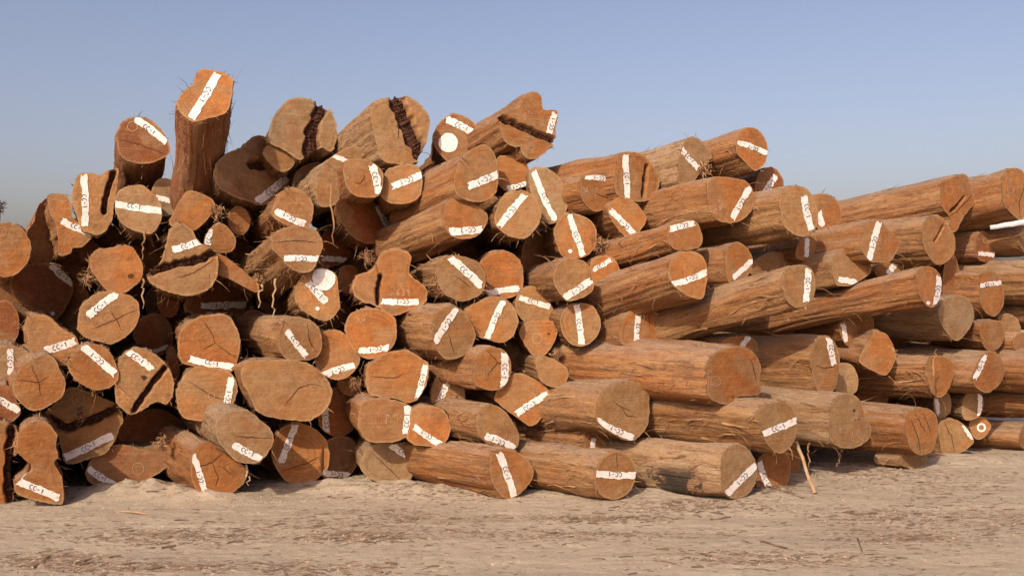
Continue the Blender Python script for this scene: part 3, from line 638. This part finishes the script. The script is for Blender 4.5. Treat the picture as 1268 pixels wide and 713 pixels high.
    if (b0_ - a0).cross(c0 - a0).z < 0: Fc = [f[::-1] for f in Fc]
    eo = meshobj('sawn_end', V, Fc, M_END, root, True, col)
    at = eo.data.attributes.new('rho', 'FLOAT', 'POINT'); at.data.foreach_set('value', rv)
    at = eo.data.attributes.new('rot', 'FLOAT', 'POINT'); at.data.foreach_set('value', rot)
    at = eo.data.attributes.new('dirv', 'FLOAT_VECTOR', 'POINT'); at.data.foreach_set('vector', [c for d in dv for c in d])
    # ---- trunk
    flare = ex.get('flare', rnd.uniform(0.98, 1.06) if yaw > 26 else rnd.uniform(.85, .94)); K = 26 if not plain else 8
    rad = [Vector((p.x, p.y)).length for p in rim]
    sm = [sum(rad[(i + d) % N] for d in range(-7, 8)) / 15 for i in range(N)]
    bow = Vector((rnd.uniform(-1, 1), rnd.uniform(-1, 1), 0)) * 0.02
    so_ = Vector((idx * 3.7, idx * 1.3, 0))
    V = []; zmin = 0
    rough = ex.get('rough', 1.0)
    ts = [0.0, 0.006, 0.02] + [0.02 + (ln - 0.02) * (k / (K - 3)) ** 1.35 for k in range(1, K - 2)]
    rings = []
    for t in ts:
        mph = min(0.6, t * 0.9); fl = 1 + (flare - 1) * min(1, t / 0.8)
        ring = []
        for i in range(N):
            d = Vector((rim[i].x, rim[i].y, 0)); r0 = rad[i]; dn = d / r0
            r = (r0 * (1 - mph) + sm[i] * mph) * fl
            if t > 0:
                g = noise.noise(Vector((dn.x * 7, dn.y * 7, t * 1.2)) + so_) * 0.014 + noise.noise(Vector((dn.x * 20, dn.y * 20, t * 3.5)) + so_) * 0.008
                g += noise.noise(Vector((dn.x * 1.6, dn.y * 1.6, t * 3)) + so_) * 0.022
                r += g * rough * min(1, t / 0.02) * (0.6 if t < .01 else 1)
            zz = rim[i].z - t - (0.002 if t == 0 else 0)
            p = dn * r + bow * (t * t) + Vector((0, 0, zz)); ring.append(p)
        rings.append(ring); V += ring
    nr = len(ts); Fc = []
    for k in range(nr - 1):
        for i in range(N): j2 = (i + 1) % N; Fc.append((k * N + i, k * N + j2, (k + 1) * N + j2, (k + 1) * N + i))
    Fc.append(tuple(range((nr - 1) * N, nr * N)))
    # outward orientation
    p, q_, r_ = V[0], V[1], V[N]
    if (q_ - p).cross(r_ - p).dot(Vector((p.x, p.y, 0))) < 0: Fc = [f[::-1] for f in Fc]
    meshobj('trunk', V, Fc, M_STAIN if ex.get('stain') else M_BARK, root, True, scol)
    if plain: return root
    # ---- loose bark fibres (nobody could count them)
    nfib = ex.get('fib', 12) * (0.6 if cy < 240 else 1); V = []; Fc = []
    for _ in range(int(nfib * 1.7) + 5):
        i = rnd.randrange(N); k = min(nr - 2, int(rnd.random() ** 1.6 * (nr * 0.62)))
        if k < 3 and rnd.random() > nfib / 130: k = 3 + int(rnd.random() * nr * .5)
        p = rings[k][i].copy(); dn = Vector((p.x, p.y, 0)).normalized(); tg = Vector((-dn.y, dn.x, 0))
        L_ = rnd.uniform(0.04, 0.15) * (1.8 if rnd.random() < .2 else 1); w_ = rnd.uniform(0.0015, 0.0052)
        dirn = (Vector((0, 0, rnd.choice((-1, 1)))) + dn * rnd.uniform(0.0, 0.25) + tg * rnd.uniform(-0.5, 0.5)).normalized()
        if k < 3: dirn = (dn * rnd.uniform(.2, .8) + tg * rnd.uniform(-1, 1) - Vector((0, 0, rnd.uniform(0.0, 1)))).normalized(); L_ *= 0.33; w_ *= 1.3
        P_ = []; down = Mi.to_3x3() @ Vector((0, 0, -1)); cur = p - dn * 0.002; cu = Vector((rnd.uniform(-1, 1), rnd.uniform(-1, 1), rnd.uniform(-1, 1))) * (0.6 if k < 3 else 0.35)
        for s in range(5):
            P_.append(cur.copy()); cur = cur + dirn * L_ / 4; dirn = (dirn + down * 0.26 + cu + dn * 0.12).normalized()
        ribbon(V, Fc, P_, w_, dn)
    for _ in range(int(nfib / 5) + 3):        # wide ragged strips peeling off the side
        i = rnd.randrange(N); k = min(nr - 3, 6 + int(rnd.random() * nr * 0.5))
        p = rings[k][i].copy(); dn = Vector((p.x, p.y, 0)).normalized(); tg = Vector((-dn.y, dn.x, 0)); L_ = rnd.uniform(.07, .24)
        dirn = (Vector((0, 0, rnd.choice((-1, 1)))) + tg * rnd.uniform(-.2, .2)).normalized(); cur = p + dn * 0.002; P_ = []; lift = rnd.uniform(.02, .16)
        for s in range(6):
            P_.append(cur.copy()); cur = cur + dirn * L_ / 5 + tg * rnd.uniform(-.004, .004); dirn = (dirn + dn * lift + tg * rnd.uniform(-.12, .12)).normalized()
        ribbon(V, Fc, P_, rnd.uniform(.004, .012), dn)
    if V: meshobj('bark_fibres', V, Fc, M_FIB, root, False, kind='stuff')
    # ---- flat marks on the sawn end, always kept inside its rim
    def rim_px(ang):
        best = None
        for (a, b), (c, d) in zip(out, out[1:] + out[:1]):
            dx, dy = math.cos(ang), math.sin(ang); ex_, ey_ = c - a, d - b
            den = dx * ey_ - dy * ex_
            if abs(den) < 1e-9: continue
            t = ((a - cx) * ey_ - (b - cy) * ex_) / den; u = ((a - cx) * dy - (b - cy) * dx) / den
            if t > 0 and -1e-6 <= u <= 1 + 1e-6: best = t if best is None else max(best, t)
        return best or 1
    def inside(px, py, lim=0.975):
        dx, dy = px - cx, py - cy; r = math.hypot(dx, dy)
        if r < 1e-6: return px, py
        m = rim_px(math.atan2(dy, dx)) * lim
        if r > m: return cx + dx * m / r, cy + dy * m / r
        return px, py
    def strip(points, widths, name, mat, off, parent, kind=None):
        V = []; Fc = []; n = len(points)
        for i, (px, py) in enumerate(points):
            a = points[max(i - 1, 0)]; b = points[min(i + 1, n - 1)]
            l = math.dist(a, b) or 1; nx, ny = -(b[1] - a[1]) / l, (b[0] - a[0]) / l; w_ = widths[i]
            for s in (-1, 1):
                qx, qy = inside(px + nx * s * w_, py + ny * s * w_); V.append(onface(qx, qy, off))
        for i in range(n - 1): Fc.append((2 * i, 2 * i + 1, 2 * i + 3, 2 * i + 2))
        return V, Fc
    def join(parts):
        V = []; Fc = []
        for v, f in parts:
            b = len(V); V += v; Fc += [tuple(q + b for q in g) for g in f]
        return V, Fc
    def fixn(V, Fc):
        o = []
        for f in Fc:
            n_ = (V[f[1]] - V[f[0]]).cross(V[f[2]] - V[f[0]]); o.append(f[::-1] if n_.z < 0 else f)
        return o
    if stripe:
        x1, y1, x2, y2, sw = stripe[:5]; n = 16; l = math.hypot(x2 - x1, y2 - y1); ux, uy = (x2 - x1) / l, (y2 - y1) / l
        rows = []; V = []; bx = rnd.uniform(-1, 1) * 0.03 * l
        for i in range(n + 1):
            t = i / n; mx, my = x1 + ux * l * t - uy * bx * math.sin(math.pi * t), y1 + uy * l * t + ux * bx * math.sin(math.pi * t)
            for s in (-1, -0.4, 0.4, 1):
                hw = sw / 2 * (0.93 + 0.14 * noise.noise(Vector((t * 5, s, idx)))) * s + (rnd.uniform(-.75, .75) if abs(s) == 1 else 0)
                e = (rnd.uniform(-1.8, 2.2) if i in (0, n) else 0) * (1 if i == n else -1)
                qx, qy = inside(mx - uy * hw + ux * e, my + ux * hw + uy * e); V.append(onface(qx, qy, 0.0032))
        Fc = [(4 * i + s, 4 * i + s + 1, 4 * i + s + 5, 4 * i + s + 4) for i in range(n) for s in range(3)]
        so2 = meshobj('paint_stripe', V, fixn(V, Fc), M_PAINT, root)
        if len(stripe) < 6:
            hgt = sw * 0.60; cw = hgt * 0.86; txt = 'CC-1'; total = cw * 3.7
            if l < total * 1.1: hgt *= l / (total * 1.1); cw = hgt * .86; total = cw * 3.7
            st = (l - total) / 2 + rnd.uniform(-.12, .12) * (l - total); parts = []
            tilt = rnd.uniform(-.06, .06)
            # reading direction u, up vector = u rotated anticlockwise on the picture
            for ci, ch in enumerate(txt):
                for strk in STROKES[ch]:
                    pp = []
                    for (a, b) in strk:
                        uu = st + ci * cw * 0.98 + a * cw * 0.82 + rnd.uniform(-.1, .1); vv = (b - 0.5) * hgt + tilt * (uu - l / 2) + rnd.uniform(-.12, .12)
                        pp.append((x1 + ux * uu + uy * vv, y1 + uy * uu - ux * vv))
                    parts.append(strip(pp, [0.42] * len(pp), '', None, 0.0052, None))
            V, Fc = join(parts); meshobj('lettering', V, fixn(V, Fc), M_INK, so2)
    for (a, b, r) in ex.get('disc', []) + ex.get('dots', []):
        n = 28; V = [onface(a, b, 0.0036)]
        for i in range(n):
            k = r * (1 + 0.07 * noise.noise(Vector((math.cos(i / n * 6.283) * 2, math.sin(i / n * 6.283) * 2, idx)))); V.append(onface(*inside(a + k * math.cos(i / n * 6.2832), b + k * math.sin(i / n * 6.2832)), 0.0036))
        Fc = [(0, 1 + i, 1 + (i + 1) % n) for i in range(n)]
        meshobj('paint_patch' if r > 5 else 'paint_dot', V, fixn(V, Fc), M_PAINT, root)
    def circle(a, b, r, wd):
        pp = [(a + r * math.cos(i / 20 * 6.4), b + r * 1.02 * math.sin(i / 20 * 6.4)) for i in range(21)]
        return strip(pp, [wd] * 21, '', None, 0.0030, None)
    for (a, b, r) in ex.get('ring', []):
        V, Fc = circle(a, b, r, 1.2); meshobj('painted_ring', V, fixn(V, Fc), M_PAINT, root)
    for (a, b, r) in ex.get('chalk', []):
        V, Fc = circle(a, b, r, 0.32); meshobj('chalk_mark', V, fixn(V, Fc), M_CHALK, root)
    for (a, b) in ex.get('scrib', []):
        parts = []
        for s in range(4):
            p0 = (a + rnd.uniform(-7, 7), b + rnd.uniform(-5, 5)); pp = [p0]
            for _ in range(5): pp.append((pp[-1][0] + rnd.uniform(-3, 3), pp[-1][1] + rnd.uniform(-3.2, 3.2)))
            parts.append(strip(pp, [0.38] * 6, '', None, 0.0030, None))
        V, Fc = join(parts); meshobj('chalk_mark', V, fixn(V, Fc), M_CHALK, root)
    if 'num' in ex:
        a, b = ex['num']; parts = []
        for ci, ch in enumerate('639'):
            pp = [(a - 8 + ci * 6 + u * 5, b + 4 - v * 8) for u, v in STROKES[ch][0]]; parts.append(strip(pp, [0.42] * len(pp), '', None, 0.0030, None))
        V, Fc = join(parts); meshobj('chalk_number', V, fixn(V, Fc), M_CHALK, root)
    for s in ex.get('cracks', []):
        pp = P2(s); q = []
        for a, b in zip(pp, pp[1:]):
            m = max(2, int(math.dist(a, b) / 3))
            for i in range(m): q.append((a[0] + (b[0] - a[0]) * i / m + rnd.uniform(-.6, .6), a[1] + (b[1] - a[1]) * i / m + rnd.uniform(-.6, .6)))
        q.append(pp[-1]); n = len(q)
        V, Fc = strip(q, [0.10 + 0.50 * math.sin(math.pi * (i + .5) / n) * rnd.uniform(.6, 1.1) for i in range(n)], '', None, 0.0024, None)
        meshobj('crack', V, fixn(V, Fc), M_CRACK, root)
    for (a, b, r) in ex.get('knots', []):
        n = 14; V = [onface(a, b, 0.0026)]
        for i in range(n): k = r * rnd.uniform(.7, 1.2); V.append(onface(*inside(a + k * math.cos(i / n * 6.2832), b + k * .8 * math.sin(i / n * 6.2832)), 0.0026))
        Fc = [(0, 1 + i, 1 + (i + 1) % n) for i in range(n)]; meshobj('knot', V, fixn(V, Fc), M_CRACK, root)
    # ---- crumbly bark-filled splits: rough lumpy masses that stand out of the cut
    for pp, wd in seams:
        q = []
        for a, b in zip(pp, pp[1:]):
            m = max(2, int(math.dist(a, b) / 1.1))
            for i in range(m): q.append((a[0] + (b[0] - a[0]) * i / m, a[1] + (b[1] - a[1]) * i / m))
        q.append(pp[-1]); n = len(q); V = []; W = 13
        for i, (px, py) in enumerate(q):
            a = q[max(i - 1, 0)]; b = q[min(i + 1, n - 1)]; l = math.dist(a, b); nx, ny = -(b[1] - a[1]) / l, (b[0] - a[0]) / l
            e = min(1, math.sin(math.pi * (i + .25) / (n - .5)) * 2.2)
            for s in range(W):
                u = (s / (W - 1) * 2 - 1); hw = wd / 2 * 1.15 * e * u * (1 + .5 * noise.noise(Vector((i * .16, (u > 0) * 5, idx))))
                jx, jy = px + nx * hw + rnd.uniform(-.9, .9), py + ny * hw + rnd.uniform(-.9, .9)
                qx, qy = inside(jx, jy, 1.035)
                hgt = -0.052 + ((1 - u * u) * (0.002 + 0.016 * max(0, noise.noise(Vector((px * .55, py * .55, idx))) + .35) * 1.6 + 0.012 * rnd.random()))
                V.append(onface(qx, qy, hgt))
        Fc = [(W * i + s, W * i + s + 1, W * i + s + W + 1, W * i + s + W) for i in range(n - 1) for s in range(W - 1)]
        meshobj('bark_seam', V, fixn(V, Fc), M_ROT, root)
    return root

for i, rec in enumerate(LOGS): make_log(rec, i)

# ---- logs one row deeper, glimpsed as dark shapes through the gaps
TOPL = [(0, 300), (60, 270), (150, 240), (330, 235), (470, 215), (600, 215), (700, 245), (850, 235), (960, 250), (1060, 285), (1268, 285)]
heads = [(centroid(P2(r[0])), r[7].split(',')[0]) for r in LOGS]
used = set()
def short(a, b):
    for d, i in sorted((math.dist((a, b), h[0]), i) for i, h in enumerate(heads)):
        if i in used: continue
        used.add(i); wd = heads[i][1].split()
        for k in range(3, len(wd)):
            if wd[k] in ('with', 'and', 'from', 'as', 'standing', 'lying', 'hanging', 'leaving', 'resting') and k > 3: wd = wd[:k]; break
        wd = wd[:11]
        while wd[-1] in ('the', 'a', 'of', 'its', 'above', 'below', 'in', 'on', 'by', 'right', 'left', 'to', 'and', 'under', 'between'): wd.pop()
        return ' '.join(wd)
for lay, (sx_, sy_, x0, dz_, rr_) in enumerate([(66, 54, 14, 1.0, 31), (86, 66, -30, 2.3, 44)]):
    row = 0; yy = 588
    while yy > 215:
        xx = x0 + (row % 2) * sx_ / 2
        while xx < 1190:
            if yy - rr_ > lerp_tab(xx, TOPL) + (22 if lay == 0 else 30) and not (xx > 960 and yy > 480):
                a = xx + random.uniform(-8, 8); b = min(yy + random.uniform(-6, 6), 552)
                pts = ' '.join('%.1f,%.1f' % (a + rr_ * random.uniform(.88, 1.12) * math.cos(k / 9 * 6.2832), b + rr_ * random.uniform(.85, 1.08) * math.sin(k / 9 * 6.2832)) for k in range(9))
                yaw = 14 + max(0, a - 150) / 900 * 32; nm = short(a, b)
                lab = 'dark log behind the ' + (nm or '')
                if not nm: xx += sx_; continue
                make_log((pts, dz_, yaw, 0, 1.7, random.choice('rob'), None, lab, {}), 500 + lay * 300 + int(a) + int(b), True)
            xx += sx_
        yy -= sy_; row += 1
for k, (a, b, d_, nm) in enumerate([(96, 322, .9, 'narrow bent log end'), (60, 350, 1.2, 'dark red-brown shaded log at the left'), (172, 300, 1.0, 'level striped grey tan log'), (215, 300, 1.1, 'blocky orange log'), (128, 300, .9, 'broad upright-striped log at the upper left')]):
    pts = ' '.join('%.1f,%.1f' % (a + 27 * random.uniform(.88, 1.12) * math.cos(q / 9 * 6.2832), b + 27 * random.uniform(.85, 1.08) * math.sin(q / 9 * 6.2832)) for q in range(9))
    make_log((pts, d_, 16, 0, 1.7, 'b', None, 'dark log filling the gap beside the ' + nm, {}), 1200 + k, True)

# ---------------------------------------------------------------- things leaning on and lying about the pile
def at(px, py, Y): return Vector((0, 0, H)) + ray(px, py) * Y
def stick(name, label, cat, pts, r0, r1, mat, group=None, flat=0.6, jag=0.15, seed=1):
    rnd = random.Random(seed); V = []; Fc = []; n = len(pts); S = 8
    for i, p in enumerate(pts):
        t = (pts[min(i + 1, n - 1)] - pts[max(i - 1, 0)]).normalized(); u = t.cross(Vector((0, 1, 0))).normalized(); v = t.cross(u)
        r = r0 + (r1 - r0) * i / (n - 1)
        for s in range(S):
            a = s / S * 6.2832; k = r * (1 + rnd.uniform(-jag, jag)); V.append(p + u * math.cos(a) * k + v * math.sin(a) * k * flat)
    for i in range(n - 1):
        for s in range(S): q = (s + 1) % S; Fc.append((i * S + s, i * S + q, (i + 1) * S + q, (i + 1) * S + s))
    Fc.append(tuple(range(S))[::-1]); Fc.append(tuple(range((n - 1) * S, n * S)))
    base = pts[0].copy(); V = [v - base for v in V]
    o = meshobj(name, V, Fc, mat); o.location = base; o['label'] = label; o['category'] = cat
    if group: o['group'] = group
    return o
def seg(a, b, n, wob, seed):
    rnd = random.Random(seed)
    return [a.lerp(b, i / n) + Vector((rnd.uniform(-1, 1), rnd.uniform(-1, 1), rnd.uniform(-1, 1))) * wob * (0 if i in (0, n) else 1) for i in range(n + 1)]
b_ = at(1009, 610, H * F / (610 - CY) ); t_ = at(986, 546, 7.35)
stick('wooden_stake', 'pale split stake leaning against the lower right logs, foot on the soil', 'stake', seg(b_, t_, 6, .004, 3), .016, .010, M_STICK)
stick('pale_pole', 'pale bluish pole poking out of the right pile at the right edge', 'pole', seg(at(1300, 270, 9.1), at(1226, 282, 9.25), 8, .003, 5), .030, .022, M_POLE, flat=1, jag=.05)
for k, (x1, y1, x2, y2, Y, lab) in enumerate([
    (324, 352, 320, 381, 7.15, 'short peeled bark strip hanging under the splintered pale log'),
    (341, 345, 337, 398, 7.15, 'long peeled bark strip hanging under the splintered pale log'),
    (408, 222, 413, 302, 7.0, 'thin bark strip hanging beside the grey weathered log, upper middle'),
    (181, 285, 176, 322, 7.2, 'pale bark strip dangling under the level striped grey tan log'),
    (177, 345, 177, 382, 7.2, 'bark strip hanging below the heart shaped log'),
    (1003, 548, 1001, 578, 7.6, 'wispy bark strip hanging right of the leaning stake'),
    (1042, 553, 1036, 578, 7.7, 'bark strip hanging under the foot shaped log'),
    (1156, 470, 1160, 432, 8.15, 'long bark strand hanging over the bark-draped log, right pile'),
    (1101, 428, 1114, 440, 8.0, 'curled bark strip springing from the kite shaped log'),
    (767, 298, 770, 312, 7.4, 'splinter standing up behind the tucked-in log, centre'),
    (305, 575, 308, 601, 6.95, 'splinter hanging off the right rim of the front ground log')]):
    stick('bark_strip', lab, 'bark strip', seg(at(x1, y1, Y), at(x2, y2, Y), 8, .013, 20 + k), .0085, .003, M_STICK if k in (0, 1, 10) else M_FIB, 'loose bark strips hanging from the logs', .4)
# clumps of torn bark lodged between the logs
for k, (x1, y1, dy, rr_, lab) in enumerate([(440, 474, .10, .045, 'torn bark clump lodged right of the big blunt log'), (455, 318, .12, .06, 'dark torn bark clump on the left shoulder of the star shaped log'),
    (268, 262, .08, .06, 'shaggy bark clump right of the blocky orange log'), (206, 296, .12, .05, 'bark clump in the notch left of the bell shaped log'), (108, 345, .06, .05, 'shaggy bark clump left of the heart shaped log'),
    (100, 512, .02, .05, 'bark clump packed into the wide split of the shadowed log'), (388, 242, .12, .055, 'bark clump hanging left of the grey weathered log'), (690, 436, .10, .04, 'bark clump above the small blank tan log end'),
    (200, 548, .06, .05, 'bark clump between the two low dark logs at lower left'), (420, 262, .10, .05, 'bark clump under the small crescent-cracked log'), (650, 290, .06, .04, 'bark clump under the round tan log, centre'),
    (872, 210, .06, .06, 'bark clump beside the greyish crest log'), (740, 300, .06, .06, 'ridged bark clump under the lower left striped log'), (120, 482, .04, .04, 'bark clump under the shaggy rimmed round orange log'),
    (320, 345, .0, .05, 'splintery clump on the side of the pale jutting log'), (1010, 428, .05, .04, 'bark clump right of the longest log')]):
    rnd = random.Random(70 + k); Yc = depth(x1, y1) + dy; c0 = at(x1, y1, Yc); V = []; Fc = []
    for _ in range(85):
        s0 = Vector((rnd.gauss(0, .40), rnd.gauss(0, .40), rnd.gauss(0, .44))) * rr_; d = Vector((rnd.uniform(-1, 1), rnd.uniform(-1, .6), rnd.uniform(-1.2, .6))).normalized(); P_ = []; l_ = rr_ * rnd.uniform(.4, 1.3)
        for q in range(4): P_.append(s0.copy()); s0 = s0 + d * l_ / 3; d = (d + Vector((rnd.uniform(-.5, .5), rnd.uniform(-.5, .5), rnd.uniform(-.6, .3)))).normalized()
        ribbon(V, Fc, P_, rnd.uniform(.002, .008), Vector((rnd.uniform(-.6, .6), -1, rnd.uniform(-.6, .6))).normalized())
    o = meshobj('bark_clump', V, Fc, M_FIB); o.location = c0; o['label'] = lab; o['category'] = 'bark clump'; o['group'] = 'torn bark caught between the logs'
# dry twiggy tuft on the skyline at far left, standing on the plain orange log
V = []; Fc = []; rnd = random.Random(4); base = at(-2, 282, 7.25)
ribbon(V, Fc, [at(-2, 282, 7.25) - base, at(0, 270, 7.25) - base, at(1, 256, 7.25) - base], .006, Vector((0, -1, 0)))
for _ in range(46):
    s = at(1 + rnd.uniform(-3, 3), 256 + rnd.uniform(-5, 7), 7.25) - base; d = Vector((rnd.uniform(-1, 1), rnd.uniform(-1, 1), rnd.uniform(-.8, 1))).normalized()
    ribbon(V, Fc, [s, s + d * .02, s + d * .035 + Vector((0, 0, rnd.uniform(-.01, .01)))], .004, Vector((0, -1, 0)))
M_TWIG = mat_simple('dark_twig', (0.05, 0.035, 0.04), (0.09, 0.06, 0.06), 30, .002)
o = meshobj('dry_twig', V, Fc, M_TWIG); o.location = base; o['label'] = 'dark dry twig tuft against the sky at the far left edge'; o['category'] = 'twig'

# ---------------------------------------------------------------- ground
def gz(x, y):
    z = 0.018 * noise.noise(Vector((x * .35, y * 1.3, 0))) + 0.014 * noise.noise(Vector((x * .9, y * 4.0, 3))) + 0.006 * noise.noise(Vector((x * 4, y * 14, 5)))
    z += 0.005 * noise.noise(Vector((x * 16, y * 30, 8)))
    for (mx, my, sx_, sy_, h) in MOUNDS:
        e = ((x - mx) / sx_) ** 2 + ((y - my) / sy_) ** 2
        if e < 6: z += h * math.exp(-e) * (1 + .6 * noise.noise(Vector((x * 7, y * 9, 1))))
    return z - 0.012
MOUNDS = [(-2.75, 7.25, .45, .22, .085), (-2.2, 7.1, .30, .16, .05), (-1.1, 7.45, .5, .25, .06), (-.35, 7.3, .45, .2, .04), (1.1, 7.25, .8, .2, .03), (2.5, 8.0, .6, .3, .05), (-3.3, 5.3, .35, .22, .05), (3.6, 8.6, .9, .3, .05)]
xs = [-4.6 + 9.2 * i / 460 for i in range(461)] ; ys = [4.3 + 5.2 * (j / 330) for j in range(331)]
xs = [-400, -120, -40, -16, -9, -6.5, -5.3] + xs + [5.3, 6.5, 9, 16, 40, 120, 400]
ys = [-60, -20, -6, 0, 2, 3.2, 3.9] + ys + [10, 11, 13, 18, 30, 70, 200, 600, 2500]
xs2 = xs
V = []; 
for yv in ys:
    for xv in xs2:
        fine = 4 < yv < 9.8 and abs(xv) < 5.2
        V.append((xv, yv, gz(xv, yv) if fine else -0.012 + 0.02 * noise.noise(Vector((xv * .2, yv * .2, 0))) * (1 if abs(xv) < 20 and yv < 30 else 0)))
nx = len(xs2); Fc = [(j * nx + i, j * nx + i + 1, (j + 1) * nx + i + 1, (j + 1) * nx + i) for j in range(len(ys) - 1) for i in range(nx - 1)]
meshobj('ground', V, Fc, M_GROUND, None, True, kind='structure')
# ---- litter: bark shreds, chips and clods strewn over the soil
def litter(name, n, mat, spots, size, seed, label):
    rnd = random.Random(seed); V = []; Fc = []
    for _ in range(n):
        if rnd.random() < 0.72:
            mx, my, sx_, sy_ = rnd.choice(spots); x = rnd.gauss(mx, sx_); yv = rnd.gauss(my, sy_)
        else: x = rnd.uniform(-4.5, 5); yv = 4.5 + 4.6 * rnd.random()
        if not 4.4 < yv < 9.4: continue
        a = rnd.gauss(0, 0.45) + (math.pi if rnd.random() < .5 else 0); l = size * rnd.uniform(.3, 1) * (2.2 if rnd.random() < .08 else 1); w_ = l * rnd.uniform(.02, .09) + .0009
        z0 = gz(x, yv) if abs(x) < 4.6 else -.01
        d = Vector((math.cos(a), math.sin(a), rnd.uniform(-.06, .10))); p = Vector((x, yv, z0 + w_ * .4)); c = Vector((rnd.uniform(-1, 1), rnd.uniform(-1, 1), 0)) * l * .15
        ribbon(V, Fc, [p - d * l / 2, p + c + Vector((0, 0, l * .04)), p + d * l / 2], w_, Vector((0, 0, 1)), False)
    o = meshobj(name, V, Fc, mat, kind='stuff'); o['label'] = label; o['category'] = 'bark litter'
def gp(px, py): Y = H * F / (py - CY); return ((px - CX) / F * Y, Y)
def sp(px, py, wx, wy): x, yv = gp(px, py); k = yv / F; return (x, yv, wx * k, wy * k * yv / H)
SPOTS = [sp(1075, 638, 45, 8), sp(1130, 665, 60, 6), sp(60, 690, 35, 6), sp(300, 655, 120, 6), sp(480, 640, 70, 8), sp(210, 665, 60, 6), sp(450, 665, 40, 4), sp(230, 605, 60, 5),
         sp(150, 700, 60, 4), sp(700, 660, 90, 6), sp(740, 640, 40, 3), sp(950, 600, 30, 6), sp(1180, 600, 60, 12), sp(1080, 585, 50, 8), sp(560, 610, 60, 4), sp(860, 625, 60, 4), sp(380, 700, 90, 5), sp(950, 690, 80, 5), sp(1220, 640, 50, 10)]
litter('dark_bark_litter', 9000, M_DEB, SPOTS, .040, 11, 'dark bark shreds strewn over the dusty soil')
litter('pale_bark_litter', 4500, M_DEB2, SPOTS, .026, 12, 'pale orange bark chips strewn over the dusty soil')
for k, (x1, y1, x2, y2, lab) in enumerate([(148, 633, 182, 637, 'pale split stick lying on the soil before the left pile'), (939, 598, 995, 616, 'thin dark stick lying on the soil near the leaning stake'),
      (942, 671, 975, 680, 'short stick lying on bare soil at the lower right'), (1062, 668, 1068, 683, 'small twig upright on the soil at the lower right'),
      (40, 701, 62, 686, 'pale stick on the small soil heap at the lower left corner'), (880, 640, 905, 637, 'twig lying on the soil below the three front logs')]):
    a = Vector((*gp(x1, y1), 0)); b = Vector((*gp(x2, y2), 0)); a.z = gz(a.x, a.y) + .008; b.z = gz(b.x, b.y) + .008
    stick('stick', lab, 'stick', seg(a, b, 5, .006, 40 + k), .008, .004, M_STICK if k in (0, 4) else M_DEB, 'loose sticks on the soil', .7)
# ---- clods of dry soil
V = []; Fc = []; rnd = random.Random(9)
M_CLOD = mat_simple('soil_clod', (0.43, 0.30, 0.205), (0.36, 0.24, 0.16), 20, .006)
for _ in range(1500):
    mx, my, sx_, sy_ = rnd.choice(SPOTS + [(m[0], m[1] - .12, m[2], m[3]) for m in MOUNDS] * 2); x = rnd.gauss(mx, sx_ * 1.1); yv = rnd.gauss(my, sy_ * 1.1)
    if not (4.4 < yv < 9.3 and abs(x) < 4.5): continue
    r = rnd.uniform(.003, .013); z0 = gz(x, yv); b0 = len(V)
    for (a, b, c) in ((1, 0, 0), (0, 1, 0), (-1, 0, 0), (0, -1, 0), (0, 0, .8), (0, 0, -.5)):
        V.append((x + a * r * rnd.uniform(.6, 1.3), yv + b * r * rnd.uniform(.6, 1.3), z0 + c * r * rnd.uniform(.6, 1.2)))
    for f in ((0, 1, 4), (1, 2, 4), (2, 3, 4), (3, 0, 4), (1, 0, 5), (2, 1, 5), (3, 2, 5), (0, 3, 5)): Fc.append(tuple(b0 + q for q in f))
o = meshobj('soil_clods', V, Fc, M_CLOD, kind='stuff'); o['label'] = 'small clods of dry soil scattered on the ground'; o['category'] = 'soil clods'
